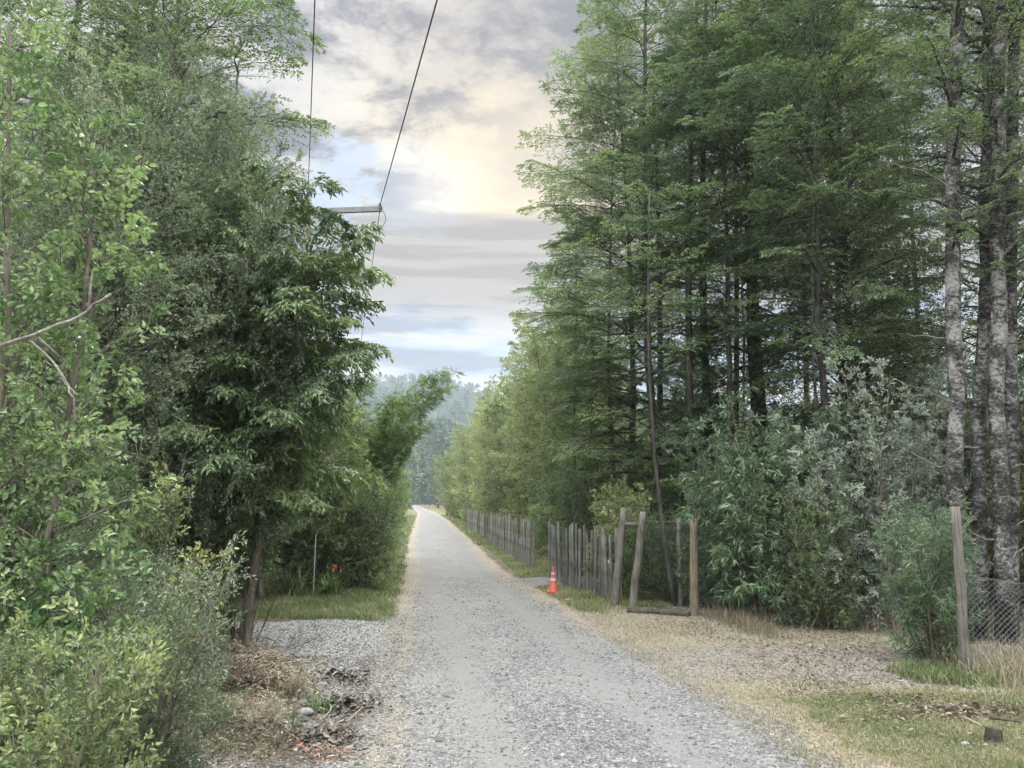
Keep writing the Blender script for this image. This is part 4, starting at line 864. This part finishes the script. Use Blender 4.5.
# exposed trunks / roots of the driveway clump
for k, (bx, by, tx, ty, r, lab) in enumerate([(205, 652, 236, 470, .075, 'leftmost of the crooked trunks by the driveway'), (228, 650, 222, 520, .05, 'short upright trunk inside the crooked cluster'), (238, 648, 268, 500, .05, 'crooked trunk leaning right over the driveway'),
        (246, 655, 285, 385, .085, 'thickest crooked trunk leaning right, pale patch above'), (215, 654, 190, 520, .06, 'crooked trunk leaning left behind the bushes')]):
    b = GP(bx, by); t_ = PT(tx, ty, b[1]+.3); n = 9; t = np.linspace(0, 1, n); P = b[None]+(t_-b)[None]*t[:, None]; P[:, 0] += .10*np.sin(t*pi*1.3+k)*np.array(t > 0); P[:, 2] -= .1*(1-t)
    e = empty('crooked_tree', tuple(b)); tag(e, lab, TR)
    gt, gw, gl = grow(500+k, [(P-b, r, r*.6)], 0, nl=12, t0=.55, prof=lambda h: .9, elev=lambda h: 30, curve=-20, roll=60, tw_sp=.13, K=4, J=6, leaf=(.07, .032), tpl='long', ldroop=.2, twig_r=.003)
    rgk = np.random.default_rng(k)
    for m_ in range(5):
        a = rgk.uniform(0, 6.28); l = rgk.uniform(.2, .45); tube(gt, [(0, 0, .28), (cos(a)*l*.4, sin(a)*l*.4, .1), (cos(a)*l, sin(a)*l, -.08)], [r*.55, r*.4, r*.15], 6)
    gt.build('trunk', M['bark_brown'], e, smooth=True); gw.build('branches', M['bark_brown'], e); gl.build('crown', M['pinnate'], e)
# twigs standing in the cluster: suckers
e = empty('twig_cluster', tuple(GP(225, 655))); tag(e, 'tangle of bare suckers around the crooked trunks', 'suckers'); g = Geo()
P0 = np.stack([rg.uniform(-.35, .35, 60), rg.uniform(-.3, .3, 60), np.zeros(60)-.05], 1); P1 = P0+np.stack([rg.normal(.05, .2, 60), rg.normal(0, .2, 60), rg.uniform(.5, 2.2, 60)], 1); sticks(g, P0, P1, .009, .004); g.build('suckers', M['bark_brown'], e)
# orange flowering clump beyond the driveway
def clump(x, y, n, L, W, mat, label, name, flowers=0, seed=0, s=1.):
    r = np.random.default_rng(seed); e = empty(name, (x, y, q(x, y))); tag(e, label, 'plant'); g = Geo()
    for i in range(n):
        a = r.uniform(0, 6.28); l = L*r.uniform(.6, 1.1); t = np.linspace(0, 1, 7); o = r.normal(0, .10*s, 2); w_ = W*np.array([.7, 1, 1, .9, .7, .4, .05])/2; f = r.uniform(.35, .9)
        Pc = np.stack([o[0]+cos(a)*l*f*t**1.5, o[1]+sin(a)*l*f*t**1.5, l*(t-.62*f*t**2.6)], 1); sd = np.array([-sin(a), cos(a), 0])
        V = np.concatenate([Pc-sd*w_[:, None], Pc+sd*w_[:, None]]); F = [[k, k+1, k+8, k+7] for k in range(6)]; g.add(V, F, r.random())
    g.build('blades', M[mat], e, smooth=True)
    for i in range(flowers):
        g = Geo(); g2 = Geo(); a = r.uniform(-.9, .9); o = np.array([.25*a+.12, r.uniform(-.25, .1), L*r.uniform(.78, .98)]); tube(g2, [(0, 0, 0), o*[.5, .5, .6], o], .004, 4)
        m = 8; Pq = o+r.normal(0, .012, (m, 3)); leaves(g, Pq, r.normal(0, 1, (m, 3)), r.normal(0, 1, (m, 3)), .055, .022, r.random(m), 'leaf'); f = g.build('flower', M['flower'], e); g2.build('flower_stalk', M['shrub'], f)
b = GP(330, 596); clump(b[0], b[1]-.3, 110, .72, .022, 'bamboo', 'clump of arching strap leaves with orange flowers beyond the driveway', 'flowering_clump', 4, 1)
b = GP(296, 594); clump(b[0], b[1]-.4, 80, .9, .03, 'shrub', 'clump of arching strap leaves left of the orange flowers', 'strap_leaved_clump', 0, 2)
b = GP(322, 712); clump(b[0], b[1], 60, .3, .008, 'bamboo', 'small tuft of green grass on the litter heap', 'grass_tuft', 0, 3)
# ================================================================== ground cover (uncountable)
M['grass'] = leafmat('grass_blades', (.075, .11, .04), (.135, .175, .07), (.28, .26, .15), rough=.5, trans=.3)
M['rust'] = leafmat('rusty_fronds', (.20, .10, .07), (.36, .19, .13), (.52, .34, .23), rough=.6, trans=.1)
M['darkleaf'] = leafmat('blackened_leaves', (.02, .017, .014), (.06, .05, .042), (.20, .17, .14), rough=.45, trans=.02)
def stonemat():
    m = newmat('stone'); c = ramp(attr('rnd'), [(0, (.055, .055, .055)), (.5, (.13, .13, .129)), (1, (.30, .297, .29))]); t = nd('ShaderNodeTexCoord')
    c = mixc(rng_(noise_(t.outputs['Object'], 40, 4, .6), .45, .65, 0, .4), c, (.12, .118, .115)); out(pbsdf(c, .85, .25)); return m
M['stone'] = stonemat()
rg = np.random.default_rng(61)
def scatter(n, x0, x1, y0, y1, test, power=2.0):
    """points denser towards the camera, kept where test(x,y) > random"""
    u = rg.random(n); e = 1-power; y = (y0**e+u*(y1**e-y0**e))**(1/e) if abs(e) > 1e-6 else y0*(y1/y0)**u
    x = rg.uniform(x0, x1, n); k = test(x, y) > rg.random(n); return x[k], y[k]
def blades(name, xy, h, wd, mat, a, label, cat, spread=.5, zoff=-.01):
    x, y = xy; n = len(x); g = Geo(); z = gz(x, y)+zoff; az = rg.uniform(0, 6.28, n); hh = h*rg.uniform(.4, 1.25, n)*(1 if np.isscalar(h) else 1); b = rg.uniform(.1, spread*2, n)*hh
    c, s_ = cos_(az), sin_(az); w_ = wd*rg.uniform(.6, 1.3, n)/2
    def P(t, wf, sg): return np.stack([x+c*b*t*t-s_*w_*wf*sg, y+s_*b*t*t+c*w_*wf*sg, z+hh*t*(1-.25*t*b/np.maximum(hh, .001))], 1)
    V = np.stack([P(0, 1, -1), P(0, 1, 1), P(.5, .8, 1), P(.5, .8, -1), P(1, .05, 1), P(1, .05, -1)], 1).reshape(-1, 3)
    F = (np.arange(n)[:, None, None]*6+np.array([[0, 1, 2, 3], [3, 2, 4, 5]])[None]).reshape(-1, 4); g.add(V, F, np.repeat(a(x, y) if callable(a) else np.full(n, a), 2))
    return tag(g.build(name, M[mat]), label, cat, kind='stuff')
def rnd_a(m=.5, s=.2): return lambda x, y: np.clip(m+rg.normal(0, s, len(x))+(fbm(x*1.3, y*1.3, 3)-.5)*1.2, 0, 1)
Zg = lambda x, y: zones(x, y)
blades('green_grass', scatter(110000, 3.6, 8.8, 5.8, 10.2, lambda x, y: Zg(x, y)[2]*sstep(fbm(x*1.7, y*1.7, 3), .25, .6), 1.5), .055, .005, 'grass', rnd_a(.62), 'short patchy green grass on the front right verge', 'grass')
blades('roadside_grass', scatter(80000, -6.5, -.4, 15.2, 26, lambda x, y: Zg(x, y)[2]*.95, 1.5), .13, .010, 'grass', rnd_a(.45), 'green grass on the left verge beyond the driveway', 'grass')
blades('verge_grass', scatter(90000, 2.6, 6.5, 15.2, 40, lambda x, y: Zg(x, y)[2], 1.5), .10, .010, 'grass', rnd_a(.5), 'green grass between the road and the palisade', 'grass')
blades('distant_grass', scatter(60000, -6, 6, 26, 120, lambda x, y: Zg(x, y)[2]*(((x < 0) | (y > 40))), 1.2), .2, .03, 'grass', rnd_a(.5), 'grass verges far along the road', 'grass')
blades('dry_grass', scatter(110000, 2.9, 10, 6, 17, lambda x, y: Zg(x, y)[1]*.6*(1-Zg(x, y)[3]*.75)*(1-sstep(-np.abs(y-13.8)+0*x, -1.2, -.2)*0), 1.3), .055, .006, 'straw', rnd_a(.3), 'dry straw-coloured grass on the right verge', 'grass')
blades('half_dry_grass', scatter(90000, 2.9, 10, 6, 17, lambda x, y: Zg(x, y)[1]*.6*(1-Zg(x, y)[3]*.75)*(1-sstep(-np.abs(y-13.8)+0*x, -1.2, -.2)*0), 1.3), .065, .006, 'grass', rnd_a(.68), 'half-dry greenish grass among the straw on the right verge', 'grass')
blades('tall_dry_grass', scatter(9000, 5.2, 11, 12.7, 15.5, lambda x, y: sstep(fbm(x*.9, y*.9, 3), .4, .62), 1.0), .34, .007, 'straw', rnd_a(.35), 'tall dry grass at the foot of the right-hand shrubs', 'grass')
blades('mesh_foot_grass', scatter(7000, 6.6, 10.5, 8.9, 10.8, lambda x, y: sstep(x, 6.4, 7.2)*.9*(y < 10.6), 1.0), .42, .007, 'straw', rnd_a(.35), 'tall straggly grass along the sagging mesh', 'grass')
blades('low_weeds', scatter(9000, 5.9, 8.2, 9.2, 10.6, lambda x, y: sstep(1-np.hypot(x-6.6, (y-9.9)*1.3), 0, .6), 1.0), .16, .010, 'grass', rnd_a(.3), 'green weeds at the foot of the tall weathered post', 'weeds')
blades('driveway_grass', scatter(14000, -3.2, -.6, 10.2, 13, lambda x, y: Zg(x, y)[2]*.9, 1.0), .05, .006, 'grass', rnd_a(.4), 'thin grass patch at the mouth of the driveway', 'grass')
blades('heap_grass', scatter(5000, -2.6, -1.2, 7.3, 10, lambda x, y: sstep(fbm(x*1.9+3, y*1.9, 3), .5, .62), 1.0), .12, .006, 'grass', rnd_a(.5), 'thin grass growing through the litter heap', 'grass')
def flat_leaves(name, xy, L, W, mat, label, cat, curl=.5, lift=.01, tpl='leaf', m=.5):
    x, y = xy; n = len(x); g = Geo(); P = np.stack([x, y, gz(x, y)+lift*rg.random(n)+.006], 1); az = rg.uniform(0, 6.28, n)
    D = np.stack([cos_(az), sin_(az), rg.normal(0, curl*.35, n)], 1); Nn = np.stack([rg.normal(0, curl, n), rg.normal(0, curl, n), np.ones(n)], 1); sz = rg.uniform(.5, 1.3, n)
    leaves(g, P, D, Nn, L*sz, W*sz, np.clip(m+rg.normal(0, .25, n), 0, 1), tpl); return tag(g.build(name, M[mat]), label, cat, kind='stuff')
flat_leaves('leaf_litter', scatter(26000, -4.5, -.7, 5.5, 12, lambda x, y: Zg(x, y)[1]*.9*sstep(fbm(x*1.5, y*1.5), .3, .6), 1.5), .055, .026, 'litter', 'brown dead leaves covering the heap at lower left', 'leaf litter', .7, .05)
flat_leaves('straw_litter', scatter(60000, -1.2, 4.8, 6, 30, lambda x, y: sstep(Zg(x, y)[1], .25, .8)*.5, 1.6), .075, .009, 'straw', 'fallen narrow straw-coloured leaves along the road edges', 'leaf litter', .3, .01, 'long')
flat_leaves('wood_litter', scatter(34000, 3.4, 11, 7, 17, lambda x, y: .7*sstep(fbm(x*1.1+2, y*1.1, 3), .3, .65)*sstep(x, 3.4, 5)*(1-.7*Zg(x, y)[2]), 1.5), .05, .024, 'litter', 'scattered dead leaves on the right verge and pull-in', 'leaf litter', .5, .02)
def patchfn(px, py, rx, ry): c = GP(px, py); return lambda x, y: sstep(1-np.hypot((x-c[0])/rx, (y-c[1])/ry), 0, .5)
def patch(name, px, py, rx, ry, n, L, W, mat, label, cat, curl, lift, **k):
    c = GP(px, py); x = c[0]+rg.normal(0, rx/2, n); y = c[1]+rg.normal(0, ry/2, n); return flat_leaves(name, (x, y), L, W, mat, label, cat, curl, lift, **k)
patch('blackened_leaves', 338, 678, .35, .35, 150, .08, .045, 'darkleaf', 'blackened curled leaves upper right of the heap', 'dead leaves', 1.0, .09)
patch('blackened_leaves', 352, 706, .42, .3, 200, .08, .045, 'darkleaf', 'blackened curled leaves with sticks beside the gravel', 'dead leaves', 1.0, .09)
patch('blackened_leaves', 322, 738, .36, .2, 150, .075, .05, 'darkleaf', 'blackened curled leaves nearest the camera', 'dead leaves', 1.0, .08)
patch('rusty_fronds', 310, 757, .34, .2, 70, .07, .014, 'rust', 'reddish brown withered fronds nearest the camera', 'dead fronds', .9, .10)
patch('yellow_fronds', 275, 690, .6, .7, 420, .10, .020, 'straw', 'pale yellow withered fronds on the middle of the heap', 'dead fronds', 1.0, .2, tpl='long')
patch('brown_fronds', 245, 700, .8, .9, 1500, .08, .02, 'litter', 'brown withered foliage on the left of the heap', 'dead fronds', 1.2, .34)
patch('rust_foliage', 262, 750, .7, .45, 420, .07, .018, 'litter', 'dull brown withered foliage at the bottom of the heap', 'dead fronds', 1.0, .12)
patch('verge_leaf_litter', 962, 714, 1.0, .28, 700, .07, .028, 'litter', 'brown leaf litter and twigs between the green verge and the sagging mesh', 'leaf litter', .9, .05)
patch('verge_leaf_litter', 905, 700, .6, .2, 260, .06, .024, 'litter', 'thin brown litter at the edge of the dirt pull-in', 'leaf litter', .8, .04)
for k, (px, py, sc_, mk, lab) in enumerate([(262, 676, .9, 'straw', 'pale yellow dried weed standing in the middle of the heap'), (285, 700, .7, 'straw', 'dried straw-coloured weed in front of the short thick stick'), (240, 668, 1.1, 'litter', 'brown dried weed against the trunk cluster'),
        (228, 706, 1.2, 'litter', 'brown withered plant beside the nearest bush'), (250, 735, .9, 'straw', 'dried weed low at the bottom left of the heap'), (210, 745, .9, 'grass', 'small green-grey weed at the foot of the nearest bush')]):
    b = GP(px, py); e = shrub(600+k, .48, .42, mk, (.055, .016), n=7, nl=8, tpl='long', name='dry_weed', K=3, J=4, wood='dead', tw_sp=.06); e.location = (b[0], b[1], q(b[0], b[1])); e.scale = (sc_*.75, sc_*.75, sc_*.5); tag(e, lab, 'weed')
# gravel
def stones(name, xy, size, label, a=None, sq=.6):
    x, y = xy; n = len(x); g = Geo(); base = np.array([[1, 0, 0], [.35, .95, .1], [-.75, .6, 0], [-.8, -.55, .1], [.3, -1, 0], [.1, .05, .9], [0, 0, -.8]])
    F = np.array([[0, 1, 5], [1, 2, 5], [2, 3, 5], [3, 4, 5], [4, 0, 5], [1, 0, 6], [2, 1, 6], [3, 2, 6], [4, 3, 6], [0, 4, 6]])
    s = size*np.exp(rg.normal(0, .42, n)); az = rg.uniform(0, 6.28, n); V = base[None]*(1+rg.normal(0, .22, (n, 7, 3))); V[:, :, 2] *= sq; V[:, :, 1] *= rg.uniform(.6, 1, n)[:, None]
    c, s_ = cos_(az)[:, None], sin_(az)[:, None]; X_ = V[..., 0]*c-V[..., 1]*s_; Y_ = V[..., 0]*s_+V[..., 1]*c
    P = np.stack([x[:, None]+X_*s[:, None], y[:, None]+Y_*s[:, None], gz(x, y)[:, None]+V[..., 2]*s[:, None]+s[:, None]*.15], -1)
    g.add(P.reshape(-1, 3), (np.arange(n)[:, None, None]*7+F[None]).reshape(-1, 3), np.repeat(np.clip(.5+rg.normal(0, .25, n), 0, 1) if a is None else a, 10))
    return tag(g.build(name, M['stone']), label, 'gravel', kind='stuff')
stones('gravel', scatter(120000, -2.2, 4.2, 5.2, 24, lambda x, y: sstep(Zg(x, y)[0], .3, .8)*(.35+.65*sstep(fbm(x*1.1, y*.5, 3), .35, .65))*(1-.75*rutf(x, y)), 2.2), .0095, 'loose crushed grey gravel covering the road')
stones('driveway_gravel', scatter(30000, -7, -.4, 8, 16.5, lambda x, y: sstep(Zg(x, y)[0], .3, .8), 1.4), .011, 'loose crushed grey gravel at the driveway mouth')
stones('pull_in_gravel', scatter(22000, 3, 9.5, 8.5, 13.5, lambda x, y: sstep(Zg(x, y)[3], .2, .8)*.7, 1.2), .010, 'thin scatter of small stones over the dirt pull-in')
stones('verge_stones', scatter(14000, -3, -.5, 6, 11.5, lambda x, y: sstep(x, -3, -1)*.8, 1.4), .014, 'coarser pebbles along the edge of the litter heap')
for k, (px, py, s, lab) in enumerate([(305, 716, .085, 'largest pale rounded stone in the litter heap'), (302, 708, .06, 'grey stone just behind the largest pale stone'), (284, 692, .07, 'flat grey stone under the short thick stick'), (296, 728, .05, 'small grey stone in front of the largest pale stone'),
        (275, 720, .05, 'grey stone left of the largest pale stone'), (250, 690, .045, 'stone in the brown foliage left of the heap'), (320, 745, .05, 'pale stone at the bottom beside the blackened leaves'), (965, 745, .04, 'white stone on the front right verge near the stump'), (568, 600, .07, 'pale stone on the verge in front of the traffic cone')]):
    b = GP(px, py); g = Geo(); r = np.random.default_rng(900+k); n1_, n2_ = 7, 10; V = []
    for i in range(n1_+1):
        for j in range(n2_):
            a, e_ = j*2*pi/n2_, -pi/2+pi*i/n1_; rr = 1+.16*sin(2*a+k)+.1*cos(3*a+2*e_)+r.normal(0, .03); V.append((cos(a)*cos(e_)*rr*s, sin(a)*cos(e_)*rr*s*.8, sin(e_)*s*.5+s*.3))
    g.add(V, [[i*n2_+j, i*n2_+(j+1) % n2_, (i+1)*n2_+(j+1) % n2_, (i+1)*n2_+j] for i in range(n1_) for j in range(n2_)], [.85, .45, .5, .4, .45, .5, .8, .99, .9][k])
    tag(g.build('stone', M['stone'], None, smooth=True, loc=(b[0], b[1], q(b[0], b[1]))), lab, 'stone', 'larger stones')
b = GP(1013, 712); clump(b[0], b[1], 38, .6, .008, 'grass', 'tall tuft of dry grass at the sagging mesh', 'dry_grass_tuft', 0, 4)
b = GP(262, 700); clump(b[0], b[1], 60, .35, .02, 'straw', 'withered yellow tuft in the litter heap', 'dry_grass_tuft', 0, 5)
# ================================================================== haze
hb = Geo(); box(hb, (0, 650, 113), (3600, 2400, 234)); hm = newmat('haze'); v = nd('ShaderNodeVolumePrincipled'); v.inputs['Color'].default_value = (.56, .66, .77, 1); v.inputs['Density'].default_value = .0004; v.inputs['Anisotropy'].default_value = .2
lk(v.outputs[0], nd('ShaderNodeOutputMaterial').inputs['Volume']); tag(hb.build('haze', hm), 'thin pale haze hanging in the valley air', 'haze', kind='stuff')
